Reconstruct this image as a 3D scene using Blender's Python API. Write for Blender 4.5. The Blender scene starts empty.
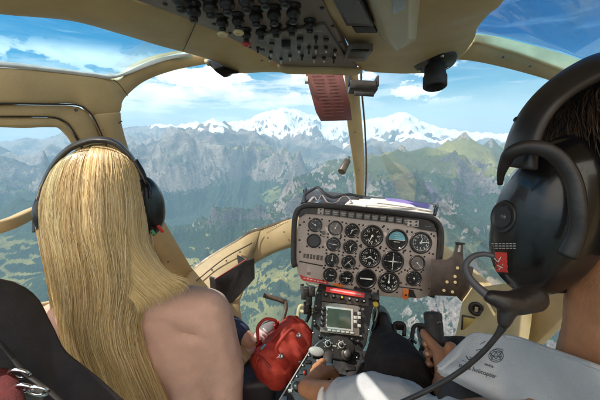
import bpy, bmesh, math, random
import numpy as np
from mathutils import Vector, Matrix
random.seed(7)
RNG = np.random.RandomState(11)
R_ = math.radians

# ------------------------------------------------------------------ camera, sky, sun, exposure
SC = bpy.context.scene
COL = SC.collection
PITCH = R_(14.0)
FPX = 300.0
cam_d = bpy.data.cameras.new('camera')
cam_d.sensor_width = 36.0
cam_d.lens = 36.0 * FPX / 600.0
cam_d.clip_start = 0.02
cam_d.clip_end = 200000
cam = bpy.data.objects.new('camera', cam_d)
cam.location = (0, 0, 0)
cam.rotation_euler = (R_(90) - PITCH, 0, 0)
COL.objects.link(cam)
SC.camera = cam

SUN_DIR = Vector((-0.52, 0.085, 0.86)).normalized()       # towards the sun
SUN_EL = math.asin(SUN_DIR.z)
SUN_AZ = math.atan2(SUN_DIR.x, SUN_DIR.y)

world = bpy.data.worlds.new('World')
SC.world = world
world.use_nodes = True
nt = world.node_tree
nt.nodes.clear()
def N(tree, kind, **kw):
    n = tree.nodes.new(kind)
    for k, v in kw.items():
        if k == 'inp':
            for kk, vv in v.items(): n.inputs[kk].default_value = vv
        else: setattr(n, k, v)
    return n
def MATH(tree, op, a, b=None, c=None, clamp=False):
    n = tree.nodes.new('ShaderNodeMath'); n.operation = op; n.use_clamp = clamp
    for i, v in enumerate((a, b, c)):
        if v is None: continue
        if isinstance(v, (int, float)): n.inputs[i].default_value = v
        else: tree.links.new(v, n.inputs[i])
    return n.outputs[0]
def MAPR(tree, v, a, b, c=0.0, d=1.0, smooth=True):
    n = tree.nodes.new('ShaderNodeMapRange')
    n.interpolation_type = 'SMOOTHSTEP' if smooth else 'LINEAR'
    tree.links.new(v, n.inputs[0])
    for i, x in enumerate((a, b, c, d)): n.inputs[i + 1].default_value = x
    return n.outputs[0]
def MIXC(tree, f, a, b, mode='MIX'):
    n = tree.nodes.new('ShaderNodeMix'); n.data_type = 'RGBA'; n.blend_type = mode
    for s, v in ((0, f), (6, a), (7, b)):
        if isinstance(v, (int, float)): n.inputs[s].default_value = v
        elif isinstance(v, (tuple, list)): n.inputs[s].default_value = (*v[:3], 1)
        else: tree.links.new(v, n.inputs[s])
    return n.outputs[2]
def NOISE(tree, vec, scale, detail=6, rough=0.55, dist=0.0):
    n = tree.nodes.new('ShaderNodeTexNoise')
    n.inputs['Scale'].default_value = scale; n.inputs['Detail'].default_value = detail
    n.inputs['Roughness'].default_value = rough; n.inputs['Distortion'].default_value = dist
    if vec is not None: tree.links.new(vec, n.inputs['Vector'])
    return n.outputs[0]

sky = N(nt, 'ShaderNodeTexSky', sky_type='NISHITA')
sky.sun_disc = False
sky.sun_elevation = SUN_EL
sky.sun_rotation = SUN_AZ
sky.altitude = 3000
sky.air_density = 1.3; sky.dust_density = 0.3; sky.ozone_density = 2.0
tc = N(nt, 'ShaderNodeTexCoord')
sep = N(nt, 'ShaderNodeSeparateXYZ'); nt.links.new(tc.outputs['Generated'], sep.inputs[0])
X, Y, Z = sep.outputs
az = MATH(nt, 'ARCTAN2', X, Y)
el = MATH(nt, 'ARCSINE', Z)
def comb(x, y, z=0.0):
    c = nt.nodes.new('ShaderNodeCombineXYZ')
    for i, v in enumerate((x, y, z)):
        if isinstance(v, (int, float)): c.inputs[i].default_value = v
        else: nt.links.new(v, c.inputs[i])
    return c.outputs[0]
# high thin streaks + layered banks near the horizon (left), puffs
v1 = comb(MATH(nt, 'MULTIPLY', az, 1.0), MATH(nt, 'MULTIPLY', el, 5.5), 3.1)
n1 = NOISE(nt, v1, 3.2, 9, 0.62, 0.25)
v2 = comb(MATH(nt, 'MULTIPLY', az, 1.0), MATH(nt, 'MULTIPLY', el, 1.9), 7.7)
n2 = NOISE(nt, v2, 6.5, 10, 0.58, 0.1)
v3 = comb(MATH(nt, 'MULTIPLY', az, 1.0), MATH(nt, 'MULTIPLY', el, 9.0), 1.0)
n3 = NOISE(nt, v3, 5.0, 8, 0.6, 0.6)
lefty = MAPR(nt, az, 0.62, -0.15)                       # more cloud to the left
low = MAPR(nt, el, 0.24, 0.10)
banks = MATH(nt, 'MULTIPLY', MAPR(nt, n1, 0.42, 0.58), MATH(nt, 'MULTIPLY', low, MAPR(nt, lefty, 0, 1, 0.12, 1.0)), clamp=True)
puff_band = MATH(nt, 'MULTIPLY', MAPR(nt, el, 0.215, 0.16), MAPR(nt, el, 0.03, 0.10))
puffs = MATH(nt, 'MULTIPLY', MAPR(nt, MATH(nt, 'ADD', MATH(nt, 'ADD', n2, MATH(nt, 'MULTIPLY', puff_band, 0.10)), MAPR(nt, az, -0.25, -0.55, 0.0, 0.07)), 0.56, 0.61), puff_band)
puffs = MATH(nt, 'MULTIPLY', puffs, MAPR(nt, az, 0.60, 0.35))
thin = MATH(nt, 'MULTIPLY', MAPR(nt, n3, 0.50, 0.80), MAPR(nt, el, 0.55, 0.1, 0.08, 0.45))
horiz = MAPR(nt, el, 0.13, -0.01, 0.0, 0.35)
# an added, unseen bank of bright clouds behind the helicopter, fill light for the cabin
rear_fill = MATH(nt, 'MULTIPLY', MAPR(nt, Y, 0.05, -0.35), MAPR(nt, n2, 0.30, 0.46))
cover = MATH(nt, 'MAXIMUM', MATH(nt, 'MAXIMUM', MATH(nt, 'MAXIMUM', banks, puffs), rear_fill), MATH(nt, 'MAXIMUM', thin, horiz), clamp=True)
shade = MIXC(nt, MAPR(nt, n2, 0.35, 0.65), (5.4, 5.8, 6.3), (9.0, 8.9, 8.7))
hsv = N(nt, 'ShaderNodeHueSaturation', inp={'Saturation': 1.75, 'Value': 0.54, 'Hue': 0.485})
nt.links.new(sky.outputs[0], hsv.inputs['Color'])
shade = MIXC(nt, MAPR(nt, Y, 0.0, -0.4), shade, (11.5, 10.2, 8.7))  # the added clouds behind are brighter and warmer, to light the cabin
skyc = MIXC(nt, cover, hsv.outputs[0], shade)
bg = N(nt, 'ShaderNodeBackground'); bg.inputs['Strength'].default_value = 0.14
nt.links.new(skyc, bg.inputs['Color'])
wo = N(nt, 'ShaderNodeOutputWorld'); nt.links.new(bg.outputs[0], wo.inputs['Surface'])

sun_d = bpy.data.lights.new('sun', 'SUN')
sun_d.energy = 4.3; sun_d.angle = R_(0.5); sun_d.color = (1.0, 0.94, 0.84)
sun = bpy.data.objects.new('sun', sun_d)
sun.rotation_euler = SUN_DIR.to_track_quat('Z', 'Y').to_euler()
COL.objects.link(sun)

SC.view_settings.view_transform = 'Standard'
SC.view_settings.look = 'None'
SC.view_settings.gamma = 1.0
SC.view_settings.use_curve_mapping = False
SC.view_settings.exposure = 0.5
SC.cycles.max_bounces = 8
SC.cycles.diffuse_bounces = 4
SC.cycles.transparent_max_bounces = 24
SC.cycles.volume_bounces = 3
SC.cycles.use_denoising = True
SC.cycles.sample_clamp_indirect = 6.0

# ------------------------------------------------------------------ coordinates: photo pixel + depth (m) -> point in the cabin
CP, SP = math.cos(PITCH), math.sin(PITCH)
FW = Vector((0, CP, -SP)); UP = Vector((0, SP, CP)); RT = Vector((1, 0, 0))
def ray(px, py):
    return FW + RT * ((px - 300) / FPX) - UP * ((py - 200) / FPX)
def P(px, py, d):
    return ray(px, py) * d

# ------------------------------------------------------------------ object helpers
def link(o, parent=None):
    COL.objects.link(o)
    if parent is not None: o.parent = parent
    return o
def tag(o, label=None, cat=None, group=None, kind=None):
    if label: o['label'] = label
    if cat: o['category'] = cat
    if group: o['group'] = group
    if kind: o['kind'] = kind
    return o
def thing(name, label, cat, loc=(0, 0, 0), group=None):
    o = bpy.data.objects.new(name, None)
    o.empty_display_size = 0.05
    o.location = loc
    link(o)
    return tag(o, label, cat, group)
def bm_obj(name, bm, mat, parent=None, smooth=False, bevel=0.0, seg=2, sub=0, auto=True):
    bmesh.ops.recalc_face_normals(bm, faces=bm.faces)
    me = bpy.data.meshes.new(name); bm.to_mesh(me); bm.free()
    for p in me.polygons: p.use_smooth = smooth or bevel > 0
    o = bpy.data.objects.new(name, me)
    if mat is not None: me.materials.append(mat)
    link(o)
    if parent is not None:
        o.parent = parent
        o.matrix_parent_inverse = Matrix.Translation(-Vector(parent_world(parent)))
    if bevel > 0:
        m = o.modifiers.new('bevel', 'BEVEL'); m.width = bevel; m.segments = seg; m.limit_method = 'ANGLE'; m.angle_limit = R_(35)
        m.harden_normals = False
    if sub:
        m = o.modifiers.new('sub', 'SUBSURF'); m.levels = sub; m.render_levels = sub
    return o
def parent_world(p):
    v = Vector((0, 0, 0))
    while p is not None:
        v += p.location
        if p.parent is not None: v += p.matrix_parent_inverse.translation
        p = p.parent
    return v
# ------------------------------------------------------------------ terrain (the alpine valleys and ranges)
_perm = RNG.permutation(256).astype(np.int64)
_perm = np.concatenate([_perm, _perm])
_ga = RNG.uniform(0, 2 * np.pi, 256)
_gx, _gy = np.cos(_ga), np.sin(_ga)
def perlin(x, y):
    xi = np.floor(x).astype(np.int64); yi = np.floor(y).astype(np.int64)
    xf = x - xi; yf = y - yi
    xi &= 255; yi &= 255
    u = xf * xf * xf * (xf * (xf * 6 - 15) + 10); v = yf * yf * yf * (yf * (yf * 6 - 15) + 10)
    def g(ix, iy, dx, dy):
        h = _perm[_perm[ix & 255] + (iy & 255)]
        return _gx[h] * dx + _gy[h] * dy
    a = g(xi, yi, xf, yf); b = g(xi + 1, yi, xf - 1, yf)
    c = g(xi, yi + 1, xf, yf - 1); d = g(xi + 1, yi + 1, xf - 1, yf - 1)
    return (a + u * (b - a) + v * ((c + u * (d - c)) - (a + u * (b - a)))) * 1.5
def fbm(x, y, s, o=5, gain=0.5):
    r = 0; a = 1; t = 0
    for i in range(o):
        r = r + a * perlin(x / s + 17.3 * i, y / s - 9.1 * i); t += a; a *= gain; s *= 0.5
    return r / t
def ridged(x, y, s, o=6, gain=0.5):
    r = 0; a = 1; t = 0; w = 1
    for i in range(o):
        n = 1 - np.abs(perlin(x / s + 31.7 * i, y / s + 12.9 * i)); n = n * n
        r = r + a * n * w; t += a
        w = np.clip(n * 1.6, 0, 1); a *= gain; s *= 0.49
    return r / t
def azel(px, py):
    r = ray(px, py)
    return math.atan2(r.x, r.y), math.atan2(r.z, math.hypot(r.x, r.y))

skyline = [(-300,150),(-60,143),(0,141),(20,138),(40,140),(62,133),(90,132),(125,129),(140,127),(155,124),(175,125),(195,122),(215,124),(235,121),(250,119),(262,113),(272,111),(285,108),(297,110),(306,114),(320,116),(335,120),(350,121),(365,119),(378,117),(388,115),(400,112),(408,114),(418,119),(430,125),(450,130),(480,133),(520,135),(600,140),(900,150)]
sa = np.array([azel(*p) for p in skyline])
def sky_el(a): return np.interp(a, sa[:, 0], sa[:, 1])

def sstep(a, b, x):
    t = np.clip((x - a) / (b - a), 0, 1); return t * t * (3 - 2 * t)

FLOOR = -1750.0
# (px, py, distance m, slope, warp)
peaks = [(213,118,9000,0.62,1.2),(188,130,8000,0.55,1.15),(160,139,9000,0.46,1.0),(243,125,8800,0.58,1.1),(128,135,11000,.5,1.0),
         (283,110,12000,0.8,1.0),(262,131,10300,0.6,1.0),(305,139,10000,0.6,.9),(330,144,9800,.5,.8),
         (400,112,13000,0.9,.9),(378,136,10500,0.55,.8),(418,132,11500,.6,1.0),
         (465,131,5600,0.62,1.1),(448,141,5500,0.5,1.1),(425,147,5000,0.5,1.0),(398,150,4700,0.42,1.0),(372,159,4700,0.40,.9),(492,138,6600,.6,1.1),(520,134,7800,.5,.9),(560,141,7000,.5,.9),
         (345,172,6400,0.30,.7),(300,184,6800,0.28,.7),(420,222,3300,0.40,.3),(385,200,3900,.34,.3),(462,214,3400,.42,.3),(300,216,4300,.25,.3),
         (0,146,11500,0.5,1.0),(50,143,10500,0.5,1.0),(-60,150,8500,0.5,1.0),(20,196,5200,.5,.7),(60,262,3300,.4,.4),
         (150,222,5000,.36,.5),(235,212,5600,.30,.4),(650,160,6500,.5,.9)]
def terrain_h(x, y):
    r = np.hypot(x, y); a = np.arctan2(x, y)
    wx = x + 620 * fbm(x, y, 2600, 4) + 120 * fbm(x + 900, y, 600, 3); wy = y + 620 * fbm(x + 5000, y + 3000, 2600, 4) + 120 * fbm(x, y + 900, 600, 3)
    rd = ridged(wx + 1500, wy, 3600, 8, 0.5)
    rd2 = ridged(wx + 7000, wy - 4000, 1100, 5, 0.55)
    far = sstep(5000, 12000, r)
    h = FLOOR + 110 * fbm(x, y, 1800, 5) + (120 + 800 * far) * rd * rd * 1.2
    for px, py, D, sl, w in peaks:
        aa, ee = azel(px, py)
        cx, cy, ch = D * math.sin(aa), D * math.cos(aa), D * math.tan(ee)
        dx, dy = x - cx, y - cy
        near = np.exp(-(dx * dx + dy * dy) / (2 * 350.0 ** 2))
        q = np.hypot(wx * (1 - near) + x * near - cx, wy * (1 - near) + y * near - cy)
        fall = sl * 1.28 * q * (0.82 + 0.35 * np.exp(-q / 900.0))
        p = ch - fall * (1.0 + w * 1.3 * (0.5 - rd)) + w * (rd2 - 0.42) * 330 * (1 - near) * sstep(0, 900, q)
        k = 60.0
        h = np.where(p > h - 4 * k, k * np.logaddexp(h / k, np.maximum(p, h - 4 * k) / k), h)
    # the far crest that draws the skyline
    Rc = 15500 + 1500 * np.sin(a * 5.0) + 700 * fbm(a * 4000, a * 0, 1400, 3)
    crest = np.tan(sky_el(a)) * Rc
    fine = fbm(a * 15000, r * 0.02, 900, 6, 0.62)
    prof = crest + 150 * (fine) - np.abs(r - Rc) * np.where(r < Rc, 0.42, 0.5) * (1 + 0.8 * (0.5 - rd)) + (rd2 - .42) * 480 * sstep(0, 1200, np.abs(r - Rc))
    h = np.where(r > 8500, np.maximum(h, prof), h)
    h += (ridged(x, y, 420, 4, 0.5) - .45) * (45 + 45 * far) + 9 * fbm(x, y, 90, 3)
    # a lower country beyond the crest
    h = np.where(r > 21000, np.minimum(h, -300 + 500 * fbm(x, y, 5000, 3)), h)
    h = np.minimum(h, 950)
    return h

na, nr = 1350, 760
t = np.linspace(-1, 1, na)
azs = np.concatenate([[-math.pi * .999, -2.8, -2.3, -1.9], t * 1.15 * (0.82 + 0.18 * t * t) , [1.9, 2.3, 2.8, math.pi * .999]])
azs[4:-4] = t * 1.22
azs = np.sort(azs)
rr = np.concatenate([[0, 350, 700], np.geomspace(1100, 24000, nr), [24200]])
A, RR = np.meshgrid(azs, rr)
TX, TY = RR * np.sin(A), RR * np.cos(A)
TZ = terrain_h(TX, TY)
TZ = np.where(RR < 1600, np.minimum(TZ, -1250), TZ)
nR, nA = TX.shape
me = bpy.data.meshes.new('mountain_terrain')
verts = np.stack([TX, TY, TZ], -1).reshape(-1, 3).astype(np.float32)
idx = np.arange(nR * nA).reshape(nR, nA)
q = np.stack([idx[:-1, :-1], idx[:-1, 1:], idx[1:, 1:], idx[1:, :-1]], -1).reshape(-1, 4)
# close the ring behind
cl = np.stack([idx[:-1, -1], idx[:-1, 0], idx[1:, 0], idx[1:, -1]], -1)
q = np.concatenate([q, cl]).astype(np.int32)
me.vertices.add(len(verts)); me.vertices.foreach_set('co', verts.ravel())
me.loops.add(q.size); me.loops.foreach_set('vertex_index', q.ravel())
me.polygons.add(len(q)); me.polygons.foreach_set('loop_start', np.arange(0, q.size, 4, dtype=np.int32))
me.polygons.foreach_set('use_smooth', np.ones(len(q), bool))
me.update()
# cover masks: snow, woods, bare rock
gx = np.gradient(TZ, axis=1) / np.maximum(np.abs(np.gradient(TX, axis=1)) + np.abs(np.gradient(TY, axis=1)), 1)
gr = np.gradient(TZ, axis=0) / np.maximum(np.gradient(RR, axis=0), 1)
slope = np.hypot(gx, gr)
lowfreq = fbm(TX, TY, 2200, 4)
sline = 110 - 840 * sstep(8200, 11500, TY) * sstep(-8500, -2500, TX) + 150 * fbm(TX, TY, 1500, 5) + 900 * (ridged(TX + 300, TY, 2300, 6, .55) - .45)
snow = sstep(-90, 90, TZ - sline) * sstep(2.1, 1.35, slope)
rock = np.clip(sstep(1.05, 1.7, slope + 0.2 * fbm(TX, TY, 500, 4)) + sstep(-420, -60, TZ + 260 * lowfreq) * .72 + .5*1.4*sstep(6800,8300,TY)*sstep(-1350,-900,TZ) + .55*sstep(-600,-2200,TX)*sstep(-1650,-1450,TZ)*sstep(3500,4500,TY), 0, 1)
rock = rock * np.maximum(sstep(-1450, -1000, TZ + 300 * lowfreq), sstep(6500, 8000, TY))
wood = sstep(0.0, 0.12, .22 * sstep(-200, -1800, TX) +  fbm(TX + 4000, TY, 1700, 5, .5) + 0.35 * (slope - 0.35)) * sstep(-520, -760, TZ + 150 * lowfreq)
meadow = sstep(-.15, .25, fbm(TX, TY + 8000, 1600, 4))
colr = np.stack([snow, rock, wood, meadow], -1).reshape(-1, 4).astype(np.float32)
at = me.color_attributes.new('cover', 'FLOAT_COLOR', 'POINT')
at.data.foreach_set('color', colr.ravel())
tm = bpy.data.materials.new('alpine_ground'); tm.use_nodes = True
T = tm.node_tree; B = T.nodes['Principled BSDF']
ga = N(T, 'ShaderNodeAttribute', attribute_name='cover')
sp = N(T, 'ShaderNodeSeparateColor'); T.links.new(ga.outputs['Color'], sp.inputs[0])
geo = N(T, 'ShaderNodeNewGeometry'); pos = geo.outputs['Position']
f1 = NOISE(T, pos, 0.009, 10, 0.68)
f2 = NOISE(T, pos, 0.04, 9, 0.75)
f3 = NOISE(T, pos, 0.0011, 5, 0.55)
def edge(mask, amt=0.55, lo=.36, hi=.64):
    return MAPR(T, MATH(T, 'ADD', mask, MATH(T, 'MULTIPLY', MATH(T, 'SUBTRACT', MATH(T, 'ADD', f1, f2), 1.0), amt * 1.5)), lo, hi)
grass = MIXC(T, MAPR(T, f3, .35, .65), (0.12, 0.135, 0.045), (0.38, 0.31, 0.095))
grass = MIXC(T, MAPR(T, f2, .35, .65), grass, (0.16, 0.17, 0.06))
lush = MIXC(T, ga.outputs['Alpha'], (0.075, 0.085, 0.035), grass)
woodc = MIXC(T, MAPR(T, f2, .4, .6), (0.016, 0.032, 0.020), (0.045, 0.065, 0.032))
rockc = MIXC(T, MAPR(T, f2, .3, .7), (0.09, 0.085, 0.085), (0.42, 0.35, 0.30))
rockc = MIXC(T, MAPR(T, f3, .42, .6), rockc, MIXC(T, MAPR(T, f2, .3, .7), (0.035, 0.037, 0.045), (0.12, 0.11, 0.11)))
c = MIXC(T, edge(sp.outputs[2], .7), lush, woodc)
c = MIXC(T, edge(sp.outputs[1], .8), c, rockc)
c = MIXC(T, edge(sp.outputs[0], .55), c, (0.82, 0.84, 0.88))
T.links.new(c, B.inputs['Base Color'])
B.inputs['Roughness'].default_value = 0.95
B.inputs['Specular IOR Level'].default_value = 0.1
bmp = N(T, 'ShaderNodeBump', inp={'Strength': 1.0, 'Distance': 20.0}); T.links.new(f1, bmp.inputs['Height'])
bmp2 = N(T, 'ShaderNodeBump', inp={'Strength': 0.8, 'Distance': 6.0}); T.links.new(f2, bmp2.inputs['Height']); T.links.new(bmp.outputs[0], bmp2.inputs['Normal'])
T.links.new(bmp2.outputs[0], B.inputs['Normal'])
me.materials.append(tm)
ter = bpy.data.objects.new('terrain', me); link(ter); ter['kind'] = 'structure'
ter['label'] = 'alpine valleys, meadows, woods and snowy peaks below the helicopter'

# the blue air between here and the far peaks
bm = bmesh.new(); bmesh.ops.create_cube(bm, size=1)
zb, zt = float(TZ.min()) - 1.0, float(TZ.max()) + 60
for v in bm.verts:
    v.co = Vector((v.co.x * 49000, v.co.y * 49000, zb if v.co.z < 0 else zt))
hz = bm_obj('haze', bm, None)
hm = bpy.data.materials.new('haze_air'); hm.use_nodes = True
H = hm.node_tree; H.nodes.clear()
pv = N(H, 'ShaderNodeVolumePrincipled')
pv.inputs['Color'].default_value = (0.48, 0.76, 1.0, 1)
pv.inputs['Density'].default_value = 6.9e-5
pv.inputs['Anisotropy'].default_value = 0.0
ho = N(H, 'ShaderNodeOutputMaterial'); H.links.new(pv.outputs[0], ho.inputs['Volume'])
hz.data.materials.append(hm); hz['kind'] = 'stuff'; hz['label'] = 'pale blue haze hanging over the valleys'; hz['category'] = 'haze'
# ------------------------------------------------------------------ materials
def pmat(name, col, rough=0.5, metal=0.0, var=0.12, scale=30.0, bump=0.0, bscale=None, spec=0.5, col2=None, coat=0.0, sheen=0.0, detail=5, sss=0.0, stretch=None):
    m = bpy.data.materials.new(name); m.use_nodes = True
    t = m.node_tree; b = t.nodes['Principled BSDF']
    tcn = t.nodes.new('ShaderNodeTexCoord'); vec = tcn.outputs['Object']
    if stretch:
        mp = t.nodes.new('ShaderNodeMapping'); mp.inputs['Scale'].default_value = stretch
        t.links.new(vec, mp.inputs[0]); vec = mp.outputs[0]
    n = NOISE(t, vec, scale, detail, 0.6)
    c2 = col2 if col2 else tuple(min(1, x * (1 + var)) for x in col)
    c1 = col if col2 else tuple(x * (1 - var) for x in col)
    t.links.new(MIXC(t, MAPR(t, n, 0.3, 0.7), c1, c2), b.inputs['Base Color'])
    n4 = NOISE(t, vec, scale * 0.35, 4, 0.6)
    t.links.new(MAPR(t, n4, 0.3, 0.7, max(0.03, rough - 0.08), min(1, rough + 0.1)), b.inputs['Roughness'])
    b.inputs['Metallic'].default_value = metal
    b.inputs['Specular IOR Level'].default_value = spec
    b.inputs['Coat Weight'].default_value = coat
    b.inputs['Sheen Weight'].default_value = sheen
    if sss:
        b.inputs['Subsurface Weight'].default_value = sss
        b.inputs['Subsurface Radius'].default_value = (0.01, 0.004, 0.002)
        b.inputs['Subsurface Scale'].default_value = 0.5
    if bump:
        bn = NOISE(t, vec, bscale or scale * 4, 6, 0.6)
        bb = t.nodes.new('ShaderNodeBump'); bb.inputs['Strength'].default_value = bump; bb.inputs['Distance'].default_value = 0.002
        t.links.new(bn, bb.inputs['Height']); t.links.new(bb.outputs[0], b.inputs['Normal'])
    return m
def glassmat(name, tint, gloss=0.06):
    m = bpy.data.materials.new(name); m.use_nodes = True
    t = m.node_tree; t.nodes.clear()
    tr = N(t, 'ShaderNodeBsdfTransparent'); tr.inputs[0].default_value = (*tint, 1)
    gl = N(t, 'ShaderNodeBsdfGlossy'); gl.inputs['Roughness'].default_value = 0.04
    lw = N(t, 'ShaderNodeFresnel'); lw.inputs['IOR'].default_value = 1.3
    geo_ = N(t, 'ShaderNodeTexCoord')
    sc_ = NOISE(t, geo_.outputs['Object'], 6.0, 10, 0.75)
    f = MATH(t, 'MULTIPLY', lw.outputs[0], MAPR(t, sc_, 0.3, 0.7, gloss * 2.5, gloss * 7))
    mx = N(t, 'ShaderNodeMixShader'); t.links.new(f, mx.inputs[0]); t.links.new(tr.outputs[0], mx.inputs[1]); t.links.new(gl.outputs[0], mx.inputs[2])
    o = N(t, 'ShaderNodeOutputMaterial'); t.links.new(mx.outputs[0], o.inputs[0])
    return m
M = {}
M['khaki'] = pmat('khaki_trim', (0.50, 0.365, 0.185), 0.48, var=0.10, scale=9, bump=0.35, bscale=420)
M['khaki2'] = pmat('pale_khaki_plastic', (0.50, 0.42, 0.26), 0.38, var=0.06, scale=12, bump=0.2, bscale=400)
M['cream'] = pmat('cream_trim', (0.72, 0.57, 0.30), 0.4, var=0.08, scale=20, bump=0.2)
M['rim'] = pmat('window_rim_paint', (0.62, 0.62, 0.62), 0.35, var=0.08, scale=30)
M['seal'] = pmat('black_rubber', (0.022, 0.02, 0.02), 0.6, var=0.2, scale=60, bump=0.2)
M['black'] = pmat('black_plastic', (0.020, 0.016, 0.015), 0.38, var=0.3, scale=50, bump=0.15)
M['blackgloss'] = pmat('glossy_black_shell', (0.008, 0.0075, 0.008), 0.24, var=0.2, scale=25, bump=0.06, coat=0.25)
M['blackmatt'] = pmat('crackle_black', (0.03, 0.028, 0.028), 0.62, var=0.35, scale=70, bump=0.5)
M['brownblack'] = pmat('dark_brown_plate', (0.060, 0.042, 0.034), 0.45, var=0.2, scale=40, bump=0.3)
M['overhead'] = pmat('overhead_grey', (0.205, 0.165, 0.145), 0.5, var=0.12, scale=16, bump=0.3, bscale=300)
M['panel'] = pmat('panel_grey', (0.50, 0.415, 0.37), 0.5, var=0.07, scale=14, bump=0.25, bscale=380)
M['dial'] = pmat('dial_face', (0.016, 0.017, 0.018), 0.25, var=0.2, scale=60)
M['dial_pale'] = pmat('worn_dial_face', (0.20, 0.17, 0.15), 0.3, var=0.25, scale=90)
M['white'] = pmat('white_marking', (0.78, 0.77, 0.72), 0.5, var=0.04)
M['offwhite'] = pmat('dim_marking', (0.45, 0.44, 0.40), 0.5, var=0.04)
M['cyan'] = pmat('horizon_blue', (0.16, 0.42, 0.50), 0.3, var=0.1)
M['red'] = pmat('red_label', (0.62, 0.045, 0.035), 0.45, var=0.1, scale=40)
M['orange'] = pmat('orange_flag', (0.85, 0.20, 0.03), 0.45, var=0.1)
M['yellow'] = pmat('yellow_paint', (0.75, 0.55, 0.05), 0.45, var=0.1)
M['green'] = pmat('green_mark', (0.05, 0.35, 0.15), 0.45, var=0.1)
M['maroon'] = pmat('maroon_card', (0.155, 0.042, 0.035), 0.4, var=0.12, scale=25)
M['marooninset'] = pmat('maroon_lettering', (0.21, 0.085, 0.07), 0.5, var=0.2, scale=60)
M['steel'] = pmat('brushed_steel', (0.55, 0.53, 0.50), 0.3, metal=1.0, var=0.1, scale=60)
M['chrome'] = pmat('chrome', (0.8, 0.8, 0.82), 0.1, metal=1.0, var=0.03)
M['darkmetal'] = pmat('dark_metal', (0.12, 0.11, 0.10), 0.4, metal=0.7, var=0.2, scale=50)
M['lcd'] = pmat('radio_screen', (0.055, 0.07, 0.05), 0.2, var=0.1)
M['paper'] = pmat('paper', (0.74, 0.70, 0.64), 0.7, var=0.05, scale=30)
M['purple'] = pmat('purple_folder', (0.30, 0.20, 0.50), 0.5, var=0.08)
M['floor'] = pmat('cabin_floor', (0.03, 0.028, 0.027), 0.75, var=0.3, scale=60, bump=0.6)
M['leather'] = pmat('charcoal_leather', (0.034, 0.029, 0.030), 0.5, var=0.2, scale=30, bump=0.5, bscale=180)
M['redleather'] = pmat('red_leather', (0.44, 0.036, 0.018), 0.62, var=0.16, scale=22, bump=0.5, bscale=170)
M['redpiping'] = pmat('red_piping', (0.36, 0.028, 0.014), 0.4, var=0.1)
M['skin_w'] = pmat('fair_skin', (0.62, 0.36, 0.25), 0.48, var=0.06, scale=30, bump=0.2, bscale=300, sss=0.15)
M['skin_m'] = pmat('tanned_skin', (0.38, 0.175, 0.085), 0.45, var=0.10, scale=35, bump=0.35, bscale=320, sss=0.12)
M['nail'] = pmat('finger_nail', (0.62, 0.38, 0.28), 0.3, var=0.04)
M['knit'] = pmat('beige_knit', (0.70, 0.43, 0.33), 0.9, var=0.07, scale=18, bump=0.9, bscale=500, spec=0.2)
M['denim'] = pmat('navy_denim', (0.028, 0.036, 0.075), 0.8, var=0.3, scale=90, bump=0.6)
M['trouser'] = pmat('black_trouser', (0.030, 0.025, 0.024), 0.8, var=0.25, scale=40, bump=0.5, bscale=600, spec=0.15)
M['greytrouser'] = pmat('charcoal_cloth', (0.055, 0.05, 0.055), 0.8, var=0.25, scale=50, bump=0.7, bscale=500)
M['shirt'] = pmat('pale_grey_shirt', (0.45, 0.46, 0.475), 0.8, var=0.05, scale=14, bump=0.6, bscale=700, spec=0.2)
M['print'] = pmat('shirt_print', (0.05, 0.055, 0.07), 0.7, var=0.1)
M['pinkshoe'] = pmat('pink_canvas', (0.60, 0.36, 0.37), 0.7, var=0.1, scale=60, bump=0.4)
M['greysole'] = pmat('grey_toe', (0.23, 0.20, 0.20), 0.7, var=0.1)
M['paleyellow'] = pmat('pale_yellow_tube', (0.62, 0.58, 0.36), 0.45, var=0.12)
M['bronze'] = pmat('brown_metal', (0.16, 0.125, 0.095), 0.45, metal=0.4, var=0.2, scale=40)
GL = {}
GL['clear'] = glassmat('windscreen_glass', (0.96, 0.985, 0.98), 0.05)
GL['left'] = glassmat('tinted_roof_glass', (0.62, 0.86, 0.93), 0.05)
GL['right'] = glassmat('deep_blue_roof_glass', (0.26, 0.54, 0.84), 0.06)

# ------------------------------------------------------------------ mesh helpers
def crom(pts, n):
    """Catmull-Rom resample of a list of tuples/vectors to n points."""
    p = [np.array(tuple(q), float) for q in pts]
    if len(p) == 2: return [p[0] + (p[1] - p[0]) * i / (n - 1) for i in range(n)]
    seg = [np.linalg.norm(p[i + 1][:3] - p[i][:3]) + 1e-9 for i in range(len(p) - 1)]
    cum = np.concatenate([[0], np.cumsum(seg)])
    out = []
    for i in range(n):
        s = cum[-1] * i / (n - 1)
        k = min(len(p) - 2, int(np.searchsorted(cum, s, side='right') - 1))
        t_ = (s - cum[k]) / seg[k]
        a = p[k - 1] if k > 0 else 2 * p[0] - p[1]
        d = p[k + 2] if k + 2 < len(p) else 2 * p[-1] - p[-2]
        b, c_ = p[k], p[k + 1]
        out.append(0.5 * ((2 * b) + (-a + c_) * t_ + (2 * a - 5 * b + 4 * c_ - d) * t_ ** 2 + (-a + 3 * b - 3 * c_ + d) * t_ ** 3))
    return out
def pts3(L): return [P(*q) for q in L]
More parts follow.
